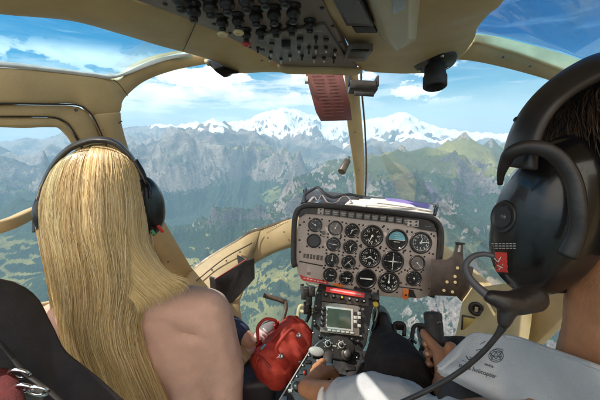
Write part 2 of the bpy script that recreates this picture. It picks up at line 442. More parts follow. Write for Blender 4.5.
def ribbon_bm(A, B, thick=0.03, bulge=0.0, n=40, m=8, bm=None, raw=False, back=None):
    """closed loft between two edge lines; front towards the cabin, thickness outwards."""
    bm = bm or bmesh.new()
    a = [Vector(q[:3]) for q in crom(A if raw else pts3(A), n)]
    b = [Vector(q[:3]) for q in crom(B if raw else pts3(B), n)]
    rows = []
    for i in range(n):
        tng = (a[min(i + 1, n - 1)] - a[max(i - 1, 0)]) + (b[min(i + 1, n - 1)] - b[max(i - 1, 0)])
        nm = tng.cross(b[i] - a[i])
        if nm.length < 1e-9: nm = -(a[i])
        nm.normalize()
        mid = (a[i] + b[i]) / 2
        if back is not None:
            if nm.dot(back) > 0: nm = -nm
        elif nm.dot(mid) > 0: nm = -nm          # nm points to the camera side
        fr = [a[i].lerp(b[i], j / m) + nm * (bulge * 4 * (j / m) * (1 - j / m)) for j in range(m + 1)]
        bk = [a[i].lerp(b[i], j / m) - nm * thick for j in (m, m / 2, 0)]
        rows.append([bm.verts.new(v) for v in fr + bk])
    k = len(rows[0])
    for i in range(n - 1):
        for j in range(k):
            bm.faces.new((rows[i][j], rows[i][(j + 1) % k], rows[i + 1][(j + 1) % k], rows[i + 1][j]))
    bm.faces.new(rows[0]); bm.faces.new(rows[-1][::-1])
    return bm
def ribbon(name, A, B, mat, parent, thick=0.03, bulge=0.0, n=40, m=8, bevel=0.004, raw=False, back=None):
    return bm_obj(name, ribbon_bm(A, B, thick, bulge, n, m, raw=raw, back=back), mat, parent, bevel=bevel, seg=2)
def frame_of(ax):
    ax = Vector(ax).normalized()
    h = Vector((0, 0, 1)) if abs(ax.z) < 0.9 else Vector((1, 0, 0))
    e1 = ax.cross(h).normalized(); e2 = ax.cross(e1).normalized()
    return ax, e1, e2
def lathe(bm, prof, c, ax, seg=28, sx=1.0, sy=1.0, e1=None):
    """prof: list of (radius, height along axis)."""
    ax = Vector(ax).normalized()
    if e1 is None: _, e1, e2 = frame_of(ax)
    else: e1 = (Vector(e1) - ax * ax.dot(Vector(e1))).normalized(); e2 = ax.cross(e1).normalized()
    c = Vector(c); rings = []
    for r, h in prof:
        if r < 1e-6: rings.append([bm.verts.new(c + ax * h)])
        else: rings.append([bm.verts.new(c + ax * h + e1 * (r * sx * math.cos(2 * math.pi * k / seg)) + e2 * (r * sy * math.sin(2 * math.pi * k / seg))) for k in range(seg)])
    for i in range(len(rings) - 1):
        A_, B_ = rings[i], rings[i + 1]
        for k in range(seg):
            k2 = (k + 1) % seg
            if len(A_) == 1 and len(B_) == 1: continue
            if len(A_) == 1: bm.faces.new((A_[0], B_[k], B_[k2]))
            elif len(B_) == 1: bm.faces.new((A_[k], B_[0], A_[k2]))
            else: bm.faces.new((A_[k], B_[k], B_[k2], A_[k2]))
    for rg, flip in ((rings[0], True), (rings[-1], False)):
        if len(rg) > 1: bm.faces.new(rg[::-1] if flip else rg)
    return bm
def tube(bm, pts, rad, seg=12, n=None, flat=1.0):
    """tapered tube through points; rad a number or a list."""
    k = len(pts)
    rad = rad if isinstance(rad, (list, tuple)) else [rad] * k
    q = [(*tuple(p)[:3], r) for p, r in zip(pts, rad)]
    if n: q = [tuple(v) for v in crom(q, n)]
    V_ = [Vector(v[:3]) for v in q]; Rr = [max(1e-4, v[3]) for v in q]
    rings = []; prev = None
    for i in range(len(V_)):
        t_ = (V_[min(i + 1, len(V_) - 1)] - V_[max(i - 1, 0)]).normalized()
        if prev is None: _, e1, _ = frame_of(t_)
        else: e1 = (prev - t_ * t_.dot(prev)).normalized()
        prev = e1; e2 = t_.cross(e1)
        rings.append([bm.verts.new(V_[i] + e1 * (Rr[i] * math.cos(2 * math.pi * j / seg)) + e2 * (Rr[i] * flat * math.sin(2 * math.pi * j / seg))) for j in range(seg)])
    for i in range(len(rings) - 1):
        for j in range(seg):
            bm.faces.new((rings[i][j], rings[i][(j + 1) % seg], rings[i + 1][(j + 1) % seg], rings[i + 1][j]))
    bm.faces.new(rings[0][::-1]); bm.faces.new(rings[-1])
    return bm
def prism(bm, outline, ext):
    a = [bm.verts.new(Vector(v)) for v in outline]; b = [bm.verts.new(Vector(v) + Vector(ext)) for v in outline]
    n = len(a)
    bm.faces.new(a); bm.faces.new(b[::-1])
    for i in range(n): bm.faces.new((a[i], b[i], b[(i + 1) % n], a[(i + 1) % n]))
    return bm
def obox(bm, c, ex, ey, ez, sx, sy, sz):
    c = Vector(c); vs = []
    for i in (-1, 1):
        for j in (-1, 1):
            for k in (-1, 1):
                vs.append(bm.verts.new(c + Vector(ex) * (i * sx / 2) + Vector(ey) * (j * sy / 2) + Vector(ez) * (k * sz / 2)))
    for f in ((0, 1, 3, 2), (4, 6, 7, 5), (0, 4, 5, 1), (2, 3, 7, 6), (0, 2, 6, 4), (1, 5, 7, 3)):
        bm.faces.new([vs[i] for i in f])
    return bm
def text_into(bm, s, origin, ex, ey, size, depth=0.0002, spacing=1.0, bold=0.0):
    cu = bpy.data.curves.new('lettering', 'FONT'); cu.body = s; cu.size = size; cu.resolution_u = 2
    cu.align_x = 'CENTER'; cu.align_y = 'CENTER'; cu.extrude = depth; cu.space_character = spacing; cu.offset = bold
    o = bpy.data.objects.new('lettering_tmp', cu); COL.objects.link(o)
    bpy.context.view_layer.update()
    me_ = bpy.data.meshes.new_from_object(o.evaluated_get(bpy.context.evaluated_depsgraph_get()))
    ex = Vector(ex).normalized(); ey = Vector(ey).normalized(); ez = ex.cross(ey)
    Mx = Matrix((ex, ey, ez)).transposed().to_4x4(); Mx.translation = Vector(origin)
    me_.transform(Mx); bm.from_mesh(me_)
    bpy.data.objects.remove(o); bpy.data.curves.remove(cu); bpy.data.meshes.remove(me_)
    return bm
def blob(name, balls, mat, parent, voxel=0.005, smooth=6, sub=0, crease=None):
    """one continuous skin grown over chains of balls: each chain is a list of (point, radius[, (sx,sy,sz)])."""
    bm = bmesh.new()
    ico = bmesh.new(); bmesh.ops.create_icosphere(ico, subdivisions=2, radius=1.0)
    iv = [v.co.copy() for v in ico.verts]; ifc = [[v.index for v in f.verts] for f in ico.faces]; ico.free()
    def ball(p, r, s=(1, 1, 1)):
        vs = [bm.verts.new((p.x + c.x * r * s[0], p.y + c.y * r * s[1], p.z + c.z * r * s[2])) for c in iv]
        for f in ifc: bm.faces.new([vs[i] for i in f])
    for ch in balls:
        ch = [(Vector(c[0]), c[1], c[2] if len(c) > 2 else (1, 1, 1)) for c in ch]
        if len(ch) == 1: ball(*ch[0]); continue
        for (p, r, s), (p2, r2, s2) in zip(ch[:-1], ch[1:]):
            L = (p2 - p).length; k = max(2, int(L / (min(r, r2) * 0.22)))
            k = min(k, 60)
            for i in range(k + 1):
                t_ = i / k
                ball(p.lerp(p2, t_), r + (r2 - r) * t_, tuple(s[j] + (s2[j] - s[j]) * t_ for j in range(3)))
    me_ = bpy.data.meshes.new(name); bm.to_mesh(me_); bm.free()
    o = bpy.data.objects.new(name, me_); COL.objects.link(o)
    md = o.modifiers.new('r', 'REMESH'); md.mode = 'VOXEL'; md.voxel_size = voxel; md.use_smooth_shade = True
    sm = o.modifiers.new('s', 'SMOOTH'); sm.iterations = smooth; sm.factor = 0.5
    bpy.context.view_layer.update()
    me2 = bpy.data.meshes.new_from_object(o.evaluated_get(bpy.context.evaluated_depsgraph_get()))
    o.modifiers.clear(); o.data = me2; bpy.data.meshes.remove(me_)
    me2.name = name; me2.materials.clear(); me2.materials.append(mat)
    for p in me2.polygons: p.use_smooth = True
    if crease:
        from mathutils import noise as _nz
        amp_, fr_, st_ = crease
        nrm = [v.normal.copy() for v in me2.vertices]
        for v, nn in zip(me2.vertices, nrm):
            c_ = v.co; q_ = Vector((c_.x * st_[0], c_.y * st_[1], c_.z * st_[2])) * fr_
            a_ = abs(_nz.noise(q_ + Vector((_nz.noise(q_ * .6), 3, 1)))) ; b2 = _nz.noise(q_ * 2.3 + Vector((7, 1, 3)))
            v.co = c_ + nn * amp_ * (.9 - 2.4 * a_ + .5 * b2)
    if parent is not None:
        o.parent = parent; o.matrix_parent_inverse = Matrix.Translation(-Vector(parent_world(parent)))
    return o
def patch(name, grid, mat, parent, thick=0.003, nu=40, nv=30, raw=False, fn=None):
    """a smooth cloth-like sheet through a grid of control points, with thickness."""
    rows = [crom(g if raw else pts3(g), nu) for g in grid]
    cols = [crom([rows[i][u] for i in range(len(rows))], nv) for u in range(nu)]
    bm = bmesh.new(); V_ = [[None] * nv for _ in range(nu)]
    for u in range(nu):
        for v in range(nv):
            p = Vector(cols[u][v][:3])
            if fn: p = fn(p, u / (nu - 1), v / (nv - 1))
            V_[u][v] = bm.verts.new(p)
    for u in range(nu - 1):
        for v in range(nv - 1):
            bm.faces.new((V_[u][v], V_[u + 1][v], V_[u + 1][v + 1], V_[u][v + 1]))
    o = bm_obj(name, bm, mat, parent, smooth=True)
    s = o.modifiers.new('t', 'SOLIDIFY'); s.thickness = thick; s.offset = 0
    return o
# ------------------------------------------------------------------ helicopter cabin: roof, frames, glass, floor
cab = thing('helicopter_cabin', 'khaki trimmed helicopter cabin with large windows, seen from the back seat', 'helicopter', (0, 0.6, -0.95))
# roof beams either side of the overhead console
ribbon('roof', [(-160,-10,0.465),(-60,5,0.512),(0,15,0.558),(70,21,0.632),(120,34,0.716),(160,46,0.809),(192,54.5,0.893),(215,62,0.949),(239,73,1.004),(262,72,1.023),(286,71,1.037)],
       [(-80,-260,0.335),(20,-120,0.391),(75,-45,0.465),(131,-1,0.544),(160,8,0.567),(195,21,0.642),(227,35,0.744),(250,47,0.823),(266,56,0.893),(278,62,0.949),(288,66,0.986)],
       M['khaki'], cab, thick=0.035, bulge=0.012, n=60, m=10)
# right hand roof shell
ribbon('roof', [(318,-2,0.535),(328,14,0.595),(338,29,0.693),(347,43,0.800),(352,54,0.883),(358,66,0.986)],
       [(560,-90,0.428),(505,0,0.577),(491,13,0.651),(478,28,0.744),(474,40,0.837),(464,54,0.930)],
       M['khaki'], cab, thick=0.035, bulge=0.02, n=40, m=14)
ribbon('roof', [(352,60,0.911),(357,66,0.977),(362,70,1.023),(366,71.5,1.042)], [(474,38,0.837),(466,52,0.911),(452,64,0.986),(432,73,1.042)], M['khaki'], cab, thick=0.03, bulge=0.006, n=24, m=14)
# roof over the seats and behind the camera (out of the photo, it shades the cabin)
bm = bmesh.new(); obox(bm, (0.12, 0.21, 0.275), RT, (0,1,0), (0,0,1), 1.30, 0.38, 0.03)
bm_obj('roof', bm, M['khaki'], cab, bevel=0.01)
bm = bmesh.new(); obox(bm, (0.66, 0.0, -0.35), (0,1,0), (0,0,1), (1,0,0), 0.95, 1.25, 0.03)
bm_obj('shade_wall', bm, M['khaki'], cab, bevel=0.01)  # unseen panel added to keep light off the pilot's right side
bm = bmesh.new(); obox(bm, (0.56, -0.25, -0.35), (1,0,0), (0,0,1), (0,1,0), 0.30, 1.25, 0.03)
bm_obj('shade_bulkhead', bm, M['khaki'], cab, bevel=0.01)  # added out of view, blocks light reaching the pilot from behind
bm = bmesh.new(); obox(bm, (0.10, 0.55, 0.272), RT, (0,1,0), (0,0,1), 0.62, 0.30, 0.02)
bm_obj('roof', bm, M['khaki'], cab, bevel=0.006)
# left header above the door and the arm towards the roof
ribbon('window_frame', [(-120,62,.56),(0,67,.69),(50,71.5,.77),(95,77,.85),(110,78.5,.88),(118,80,.90),(130,73,.915),(150,65,.94),(170,59,.97),(187,55,1.0),(206,57,1.03)],
       [(-120,103,.56),(0,103,.69),(40,103.5,.76),(77,104.5,.84),(92,115,.87),(119,113,.925),(122,104,.93),(127,96,.94),(145,81.5,.97),(173,71,1.01),(207,64,1.06)],
       M['khaki'], cab, thick=0.035, bulge=0.006, n=70, m=8)
ribbon('window_rim', [(-120,60,.555),(0,64.5,.685),(50,69,.765),(95,74,.845),(112,76.5,.872),(124,72.5,.90),(150,60.5,.935),(170,55.5,.96),(190,53,.975)],
       [(-120,63,.56),(0,67.3,.69),(50,72,.77),(95,77.3,.85),(110,79,.875),(126,75,.905),(150,65.5,.935),(170,59.5,.965),(192,55.5,.985)],
       M['rim'], cab, thick=0.012, bulge=0.001, n=60, m=4, bevel=0.001)
# front post on the left
ribbon('door_pillar', [(92,114,.872),(102,135,.90),(115,165,.97),(130,200,1.05),(150,240,1.15),(172,285,1.28)],
       [(121,112,.925),(123,128,.95),(133,160,1.02),(147,190,1.10),(164,220,1.18),(199,281,1.34)], M['khaki'], cab, thick=0.04, bulge=0.010, n=40)
bm = bmesh.new(); tube(bm, pts3([(-120,103.5,.557),(0,103.6,.687),(40,104,.757),(77,105,.837),(87,110,.852),(94,118,.868),(102,135,.894),(115,165,.962),(130,200,1.04)]), 0.0022, 8, 60)
bm_obj('door_seal', bm, M['seal'], cab, smooth=True)
bm = bmesh.new(); tube(bm, pts3([(103,130,.897),(112,127,.915),(122,121,.935)]), 0.0016, 6, 10)
bm_obj('trim_joint', bm, M['seal'], cab, smooth=True)
# left door: outer frame, inner frame, crossbar
door = ribbon('door', [(-120,104.5,.565),(0,104.5,.70),(40,105,.765),(76,106,.845),(86,111,.86),(92,118,.875),(100,137,.905),(113,167,.975),(128,202,1.05),(160,270,1.2)],
       [(-120,116,.565),(0,116,.70),(35,116,.755),(56,117,.80),(66,121,.82),(72,127,.835),(83,145,.87),(95,172,.93),(108,205,1.0),(136,272,1.13)], M['khaki'], cab, thick=0.03, bulge=0.004, n=60)
ribbon('window_frame', [(-120,117,.57),(0,117,.705),(34,117,.76),(54,118,.80),(63,122,.815),(69,128,.83),(80,146,.866),(92,173,.925),(104,205,1.0),(132,273,1.13)],
       [(-120,126,.57),(0,126,.705),(30,126,.75),(52,126,.795),(60,127,.81),(64,131,.822),(73,147,.857),(84,172,.91),(96,205,.985),(124,273,1.12)], M['bronze'] if False else M['khaki'], door, thick=0.022, bulge=0.003, n=60)
bm = bmesh.new(); tube(bm, pts3([(-120,116.6,.566),(0,116.6,.70),(35,116.6,.757),(55,117.6,.80),(65,121.6,.817),(71,127.6,.832),(82,146,.868),(94,173,.928)]), 0.0014, 6, 60)
bm_obj('door_seal', bm, M['seal'], door, smooth=True)
ribbon('window_bar', [(-120,240,.58),(0,221,.70),(40,206,.80),(80,190,.90),(100,184,.95)], [(-120,258,.58),(0,234,.70),(40,217,.80),(80,200,.90),(103,193,.95)], M['khaki'], door, thick=0.02, bulge=0.003, n=30)
ribbon('door_panel', [(-150,330,.55),(0,312,.68),(60,300,.80),(120,290,.98),(172,285,1.22),(200,284,1.33)], [(-150,520,.55),(0,500,.66),(60,470,.75),(120,440,.86),(190,400,1.0),(225,380,1.10)], M['khaki'], door, thick=0.03, n=30)
# lower frames of the windscreen
ribbon('windscreen_sill', [(190,270,1.30),(194,268,1.32),(214,254,1.36),(238,240,1.41),(248,233.5,1.44),(261,228.5,1.47)],
       [(170,300,1.22),(199,306,1.20),(215,308,1.18),(232,302,1.20),(243,293,1.24),(247,267,1.38)], M['khaki'], cab, thick=0.03, bulge=0.01, n=40)
ribbon('windscreen_sill', [(259,229,1.47),(276,223.5,1.50),(290,219,1.52),(310,214,1.55),(345,208,1.58),(380,212,1.58),(420,226,1.53),(440,241,1.48),(456,254,1.42),(478,272,1.32),(500,292,1.2),(530,330,1.02)],
       [(246,268,1.40),(270,253,1.43),(290,245.5,1.45),(312,240,1.48),(345,234,1.51),(380,238,1.51),(415,252,1.46),(430,262,1.40),(444,276,1.33),(464,298,1.22),(484,318,1.12),(510,350,1.0)], M['khaki'], cab, thick=0.035, bulge=0.015, n=70)
ribbon('window_rim', [(193,266.5,1.325),(214,252.5,1.365),(238,238.5,1.415),(248,231.5,1.445),(261,227,1.475),(290,217.5,1.53)],
       [(194,269,1.315),(214,255,1.355),(238,241,1.405),(248,234.5,1.435),(261,229.5,1.465),(290,220,1.52)], M['bronze'], cab, thick=0.01, bulge=0.0, n=40, m=3, bevel=0.001)
bm = bmesh.new(); tube(bm, pts3([(260,230,1.445),(256,243,1.42),(248,266,1.365)]), 0.0018, 6, 12)
tube(bm, pts3([(196,281,1.25),(225,258,1.31),(252,243,1.37)]), 0.0030, 6, 20)
bm_obj('trim_joint', bm, M['bronze'], cab, smooth=True)
# sealant beads along the sill
bm = bmesh.new()
for k in range(13):
    t_ = k / 12; p = P(265 + 22 * t_, 229.5 - 7.5 * t_, 1.46 + .045 * t_)
    lathe(bm, [(0, -.002), (.0035, 0), (0, .004)], p, -FW, 8)
bm_obj('bead', bm, M['cream'], cab, smooth=True)
# side edge of the left chin window and floor
ribbon('chin_frame', [(243,290,1.24),(240,300,1.22),(244,330,1.18),(256,352,1.12)], [(228,303,1.20),(226,310,1.18),(232,338,1.12),(246,362,1.06)], M['khaki'], cab, thick=0.03, n=20)
bm = bmesh.new(); obox(bm, (0, 0.30, -0.975), RT, (0,1,0), (0,0,1), 1.5, 1.62, 0.03)
bm_obj('floor', bm, M['floor'], cab, bevel=0.004)
# right door ledge
ribbon('door_panel', [(466,288,1.14),(461,305,1.10),(458,322,1.06),(452,345,1.0),(446,370,.94)], [(520,280,.90),(522,305,.88),(520,330,.86),(518,352,.84),(514,380,.82)], M['cream'], cab, thick=0.04, bulge=-0.004, n=24, m=10)
ribbon('door_rib', [(487,300,.98),(494,312,.96),(499,326,.94),(503,345,.91)], [(497,296,.96),(505,310,.94),(511,326,.92),(516,348,.89)], M['khaki2'], cab, thick=0.02, bulge=0.004, n=24, m=6)
dn = -FW
lp = bmesh.new(); cc = P(476, 309, 1.015)
lathe(lp, [(0.0, .002), (.010, .002), (.012, .006), (.021, .008), (.023, .004), (.023, -.006)], cc, (-.35, -.85, .35), 28)
vent_r = bm_obj('air_outlet', lp, M['black'], cab, smooth=True)
lp = bmesh.new(); obox(lp, cc + Vector((-.35, -.85, .35)).normalized() * .007, (.9,-.37,0), (.3,.3,.9), (0,0,1), 0.010, 0.002, 0.016); bm_obj('slot', lp, M['khaki2'], vent_r)
lp = bmesh.new(); c2 = P(468.5, 324.5, 1.02); ax_ = Vector((-.35, -.85, .35)).normalized(); e_ = Vector((.92, -.37, .02)).normalized(); f_ = ax_.cross(e_)
obox(lp, c2, e_, f_, ax_, .044, .056, .006); lt = bm_obj('latch', lp, M['brownblack'], cab, bevel=.002)
lp = bmesh.new(); obox(lp, c2 + ax_ * .004, e_, f_, ax_, .034, .046, .006); bm_obj('latch_plate', lp, pmat('gold_plate', (.50,.38,.12), .4, metal=.3, scale=30), lt, bevel=.0015)
# right beam with its upper face, and the right post
ribbon('window_frame', [(474,42,.93),(482,43,.93),(520,53,.88),(563,68,.82),(600,82,.76),(700,125,.64)],
       [(456,60,1.0),(470,61,.985),(500,67,.94),(547,80,.87),(590,97,.80),(690,140,.66)], M['khaki'], cab, thick=0.03, bulge=0.006, n=40)
ribbon('window_frame', [(474,33,.92),(490,34.5,.915),(507,38,.90),(560,52,.84),(600,66,.78),(700,108,.65)],
       [(474,42.5,.925),(482,43.5,.925),(520,53.5,.875),(563,68.5,.815),(600,82.5,.755),(700,125.5,.635)], M['cream'], cab, thick=0.012, bulge=0.002, n=40, m=5, back=Vector((0.2, 0.3, -1)))  # the beam's sunlit upper band, its brightness put into the cream colour
ribbon('door_pillar', [(640,110,.70),(615,150,.74),(580,200,.80),(540,260,.90),(505,300,1.0)], [(680,140,.66),(660,190,.68),(625,240,.74),(580,300,.80),(530,350,.9)], M['khaki'], cab, thick=0.035, n=30)
# centre post of the windscreen
ribbon('windscreen_post', [(344,66,1.16),(345.5,85,1.22),(346.5,105,1.27),(347.5,122,1.32),(351.5,150,1.40),(355,175,1.46),(356.5,204,1.52)],
       [(357,66,1.16),(359,85,1.22),(360.5,105,1.27),(362,122,1.32),(364,150,1.40),(364.5,175,1.46),(363.5,204,1.52)], M['khaki'], cab, thick=0.03, bulge=0.008, n=40, m=8, bevel=.003)
bm = bmesh.new(); tube(bm, pts3([(361,66,1.17),(361.5,85,1.235),(363,105,1.285),(364.5,122,1.335),(366,150,1.415),(366.2,175,1.475),(365,204,1.53)]), .004, 6, 30)
bm_obj('window_seal', bm, M['bronze'], cab, smooth=True)

# glass
def pane(name, outline, mat):
    bm = bmesh.new(); vs = [bm.verts.new(P(*q)) for q in outline]; bm.faces.new(vs)
    bmesh.ops.triangulate(bm, faces=bm.faces)
    return bm_obj(name, bm, mat, cab, smooth=True)
pane('roof_glass', [(-160,-8,.52),(0,12,.62),(70,18,.70),(120,32,.79),(160,44,.89),(196,52,1.0),(192,58,1.01),(150,64,.955),(118,79,.92),(95,79,.87),(50,74,.79),(0,70,.71),(-160,64,.54)], GL['left'])
pane('roof_glass', [(560,-92,.47),(503,0,.635),(489,13,.715),(476,28,.82),(472,32,.935),(507,37,.91),(560,51,.85),(600,65,.79),(700,107,.66),(760,40,.55),(720,-80,.48)], GL['right'])
pane('windscreen', [(119,110,.96),(128,94,.97),(145,79,1.0),(173,69,1.04),(210,62,1.10),(285,66,1.17),(352,68,1.20),(358,120,1.35),(362,160,1.46),(362,206,1.56),(310,216,1.58),(276,225,1.53),(259,232,1.50),(236,243,1.44),(193,272,1.36),(162,220,1.22),(131,160,1.05)], GL['clear'])
pane('windscreen', [(354,68,1.20),(430,70,1.17),(462,58,1.05),(500,66,.97),(547,79,.90),(650,125,.74),(600,190,.80),(560,245,.88),(520,285,1.0),(498,295,1.2),(456,256,1.45),(420,228,1.56),(380,214,1.61),(358,208,1.58),(364,160,1.46),(360,120,1.35)], GL['clear'])
pane('side_window', [(-120,124,.58),(50,124,.81),(62,128,.83),(86,172,.93),(98,205,1.0),(124,275,1.13),(60,305,.81),(0,316,.69),(-120,336,.57)], GL['clear'])
pane('chin_window', [(246,266,1.41),(270,251,1.44),(312,238,1.49),(340,236,1.52),(345,330,1.42),(330,400,1.25),(262,368,1.15),(243,335,1.19),(240,292,1.25)], GL['clear'])
pane('chin_window', [(360,236,1.52),(415,250,1.47),(444,274,1.34),(466,296,1.2),(458,330,1.08),(446,380,1.0),(370,400,1.2),(350,330,1.42)], GL['clear'])

# fasteners set into the trim
def fasteners(pts_, n, r=.0032):
    for i, p_ in enumerate(crom(pts3(pts_), n)):
        c_ = Vector(p_[:3]); ax_ = -c_.normalized()
        b = bmesh.new(); lathe(b, [(0, .0008), (r * .5, .0008), (r * .55, .0016), (r, .0012), (r * 1.15, -.002)], c_ + ax_ * .0065, ax_, 12); bm_obj('screw', b, M['darkmetal'], cab, smooth=True)
fasteners([(76,110,.835),(94,150,.90),(106,180,.965)], 3, .004)
fasteners([(110,150,.955),(126,180,1.01),(146,220,1.105),(168,262,1.22)], 4)
fasteners([(212,270,1.29),(240,252,1.35)], 3)
fasteners([(268,238,1.43),(284,232,1.455)], 2)
fasteners([(353,90,1.175),(355,130,1.285),(359,170,1.385)], 3, .0028)
fasteners([(503,57,.88),(530,66,.84)], 2)

# joints between trim mouldings, scuffed into the paint
def seam(pts_, r=.0011):
    b = bmesh.new(); tube(b, pts3(pts_), r, 6, 24); bm_obj('trim_joint', b, M['seal'], cab, smooth=True)
seam([(128,96,.925),(119,84,.885),(113,79.5,.868)])
seam([(196,22,.632),(190,36,.70),(183,51,.80)])
seam([(428,225,1.47),(421,240,1.43)])
# ------------------------------------------------------------------ overhead console
def PRd(px, py, off=0.0):
    v = -(py - 200) / FPX; zf = -SP + CP * v; yf = CP + SP * v
    return (0.27 + off) / (zf + 0.0833 * yf)
def PR(px, py, off=0.0): return P(px, py, PRd(px, py, off))
RN = Vector((0, -0.0833, -1)).normalized()            # down, out of the overhead plate
RF = Vector((0, 1, -0.0833)).normalized()             # forward along it
oc = thing('overhead_console', 'dark grey overhead switch console with black breaker knobs above the windscreen', 'overhead console', tuple(PR(250, 30)))
bm = bmesh.new(); prism(bm, [PR(*q, -.004) for q in ((125,-4),(105,-60),(330,-60),(321,-2),(352,62),(357,69),(286,69),(277,63),(227,36),(173,13))], -RN * 0.02)
bm_obj('plate', bm, M['overhead'], oc)
bm = bmesh.new(); prism(bm, [PR(*q, -.010) for q in ((262,35),(324,25),(345,56),(280,62))], -RN * 0.006)
bm_obj('switch_plate', bm, pmat('switch_plate_grey', (.17,.155,.15), .45, var=.12, scale=22, bump=.2), oc, bevel=.001)
# khaki lip at the front
bm = bmesh.new(); tube(bm, [PR(279,65,-.004), PR(284,68.5,-.010), PR(300,69.5,-.010), PR(330,70,-.010), PR(354,71,-.010), PR(361,70,-.004)], [.008,.015,.015,.015,.015,.008], 14, 30, flat=.9)
bm_obj('front_lip', bm, M['khaki'], oc, smooth=True)
def knob(px, py, r=.0125, h=.032, ring=None):
    c = PR(px, py, -.004); b = bmesh.new()
    lathe(b, [(0, h), (r * .45, h), (r * .62, h * .93), (r * .62, h * .80), (r * .55, h * .72), (r * .95, h * .62), (r * 1.08, h * .5), (r * 1.05, h * .35), (r * .8, h * .22), (r * 1.15, h * .1), (r * 1.15, 0)], c, RN, 22)
    k = bm_obj('breaker_knob', b, M['black'], oc, smooth=True)
    if ring:
        b = bmesh.new(); lathe(b, [(r * .30, h * 1.0), (r * .8, h * 1.02), (r * .95, h * 1.12), (r * .8, h * 1.22), (r * .30, h * 1.2), (r * .25, h * 1.1)], c, RN, 22)
        bm_obj('collar', b, ring, k, smooth=True)
    return k
for q in ((193,3),(210,-1),(227,-5),(256,9),(274,7),(293.5,5),(246,-8),(265,-12),(285,-14),(180,-8)): knob(*q, r=.0125)
knob(222,16,.0115,.03,M['cream']); knob(238,14,.0115,.03,M['cream'])
for q in ((261,27),(276,25),(292,23),(310,20)): knob(*q, r=.0115, h=.026)
knob(246,29,.0105,.028,M['red'])
def toggle(px, py, l=.018, tip=M['steel'], tilt=0.0):
    c = PR(px, py, -.012); b = bmesh.new()
    lathe(b, [(0, .006), (.004, .006), (.0055, .003), (.0055, 0)], c, RN, 10)
    k = bm_obj('toggle_switch', b, M['black'], oc, smooth=True)
    b = bmesh.new(); d = (RN + RF * tilt).normalized(); tube(b, [c, c + d * l], [.0016, .0028], 8)
    bm_obj('lever', b, tip, k, smooth=True)
for i, q in enumerate(((316,37),(316,47),(326,47),(309,47),(299,47),(290,55),(302,55),(314,57),(324,57),(334,57),(335,50),(271,51),(258,47),(281,58),(270,57))):
    toggle(*q, l=.016, tilt=(.5 if i % 2 else -.4), tip=M['steel'] if i % 3 else M['black'])
for px in (316,319,329,332):
    b = bmesh.new(); tube(b, [PR(px, 60, -.012), PR(px, 60, -.035)], .0016, 6); bm_obj('pin', b, M['steel'], oc, smooth=True)
for q in ((286,44,.016,.020),(300,40,.012,.006),(272,44,.010,.005),(262,50,.011,.004),(326,40,.010,.005)):
    b = bmesh.new(); obox(b, PR(q[0], q[1], -.016), RT, RF, RN, q[2] * 1.3, q[2] * 1.5, q[3]); bm_obj('rocker', b, M['black'], oc, bevel=.0015)
for q in ((183,10),(165,4),(262,60),(250,47),(322,8),(333,26),(341,42),(346,58),(230,33),(214,24)):
    b = bmesh.new(); lathe(b, [(0, .003), (.003, .003), (.0045, 0)], PR(*q, -.005), RN, 8); bm_obj('screw', b, M['darkmetal'], oc, smooth=True)
b = bmesh.new()
for i, (s_, px, py) in enumerate((('LTS', 300, 32), ('INST', 318, 31), ('OFF', 288, 50), ('ON', 306, 44), ('BAT', 322, 53), ('GEN', 296, 60))):
    text_into(b, s_, PR(px, py, -.0165), RT, RF * 1, .0075)
bm_obj('lettering', b, M['offwhite'], oc)
# grey box and dark screen to the right of the console
b = bmesh.new(); obox(b, PR(357.5, 53, -.012), RT, RF, RN, .062, .09, .02); bx1 = bm_obj('switch_box', b, M['overhead'], oc, bevel=.003)
b = bmesh.new(); obox(b, PR(358, 54, -.024), RT, RF, RN, .045, .06, .006); bm_obj('cover', b, M['black'], bx1, bevel=.002)
sv = thing('overhead_display', 'black flat overhead screen let into the khaki roof', 'display', tuple(PR(352, 10)))
b = bmesh.new(); prism(b, [PR(*q, -.018) for q in ((330,-30),(352,-30),(360,-2),(374,27),(346,26),(332,-1))], -RN * .02)
bm_obj('case', b, M['black'], sv, bevel=.002)
b = bmesh.new(); prism(b, [PR(*q, -.020) for q in ((334,-26),(351,-26),(358,-2),(371,24),(348,23),(335,-1))], -RN * .001)
bm_obj('screen', b, pmat('violet_grey_glass', (.055,.05,.065), .25, var=.1), sv)
b = bmesh.new(); prism(b, [PR(*q, -.012) for q in ((352,27),(374,27),(377,33),(356,33))], -RN * .012); bm_obj('shadow_strip', b, M['seal'], sv)  # the shadow below the screen, made as a dark strip
# khaki lamp housing
lh = thing('overhead_lamp', 'protruding khaki lamp housing on the roof with grey lens', 'lamp', tuple(PR(395, 20)))
b = bmesh.new()
top = [PR(*q, -.002) for q in ((352,-45),(366,0),(379,38),(398,50),(417,40),(421,0),(430,-45))]
bot = [PR(*q, -.045) for q in ((366,-45),(377,-2),(386,34),(397,52),(409,38),(410,-2),(416,-45))]
a_ = [b.verts.new(v) for v in top]; b_ = [b.verts.new(v) for v in bot]; n_ = len(a_)
b.faces.new(a_[::-1]); b.faces.new(b_)
for i in range(n_): b.faces.new((a_[i], b_[i], b_[(i + 1) % n_], a_[(i + 1) % n_]))
bm_obj('housing', b, M['khaki2'], lh, bevel=.006, seg=4)
b = bmesh.new(); prism(b, [PR(*q, -.0465) for q in ((388,-30),(391,-3),(393,15),(405,9),(406,-3),(405,-30))], -RN * .003); bm_obj('lens', b, pmat('grey_lens', (.30,.32,.36), .2, var=.08), lh, bevel=.001)
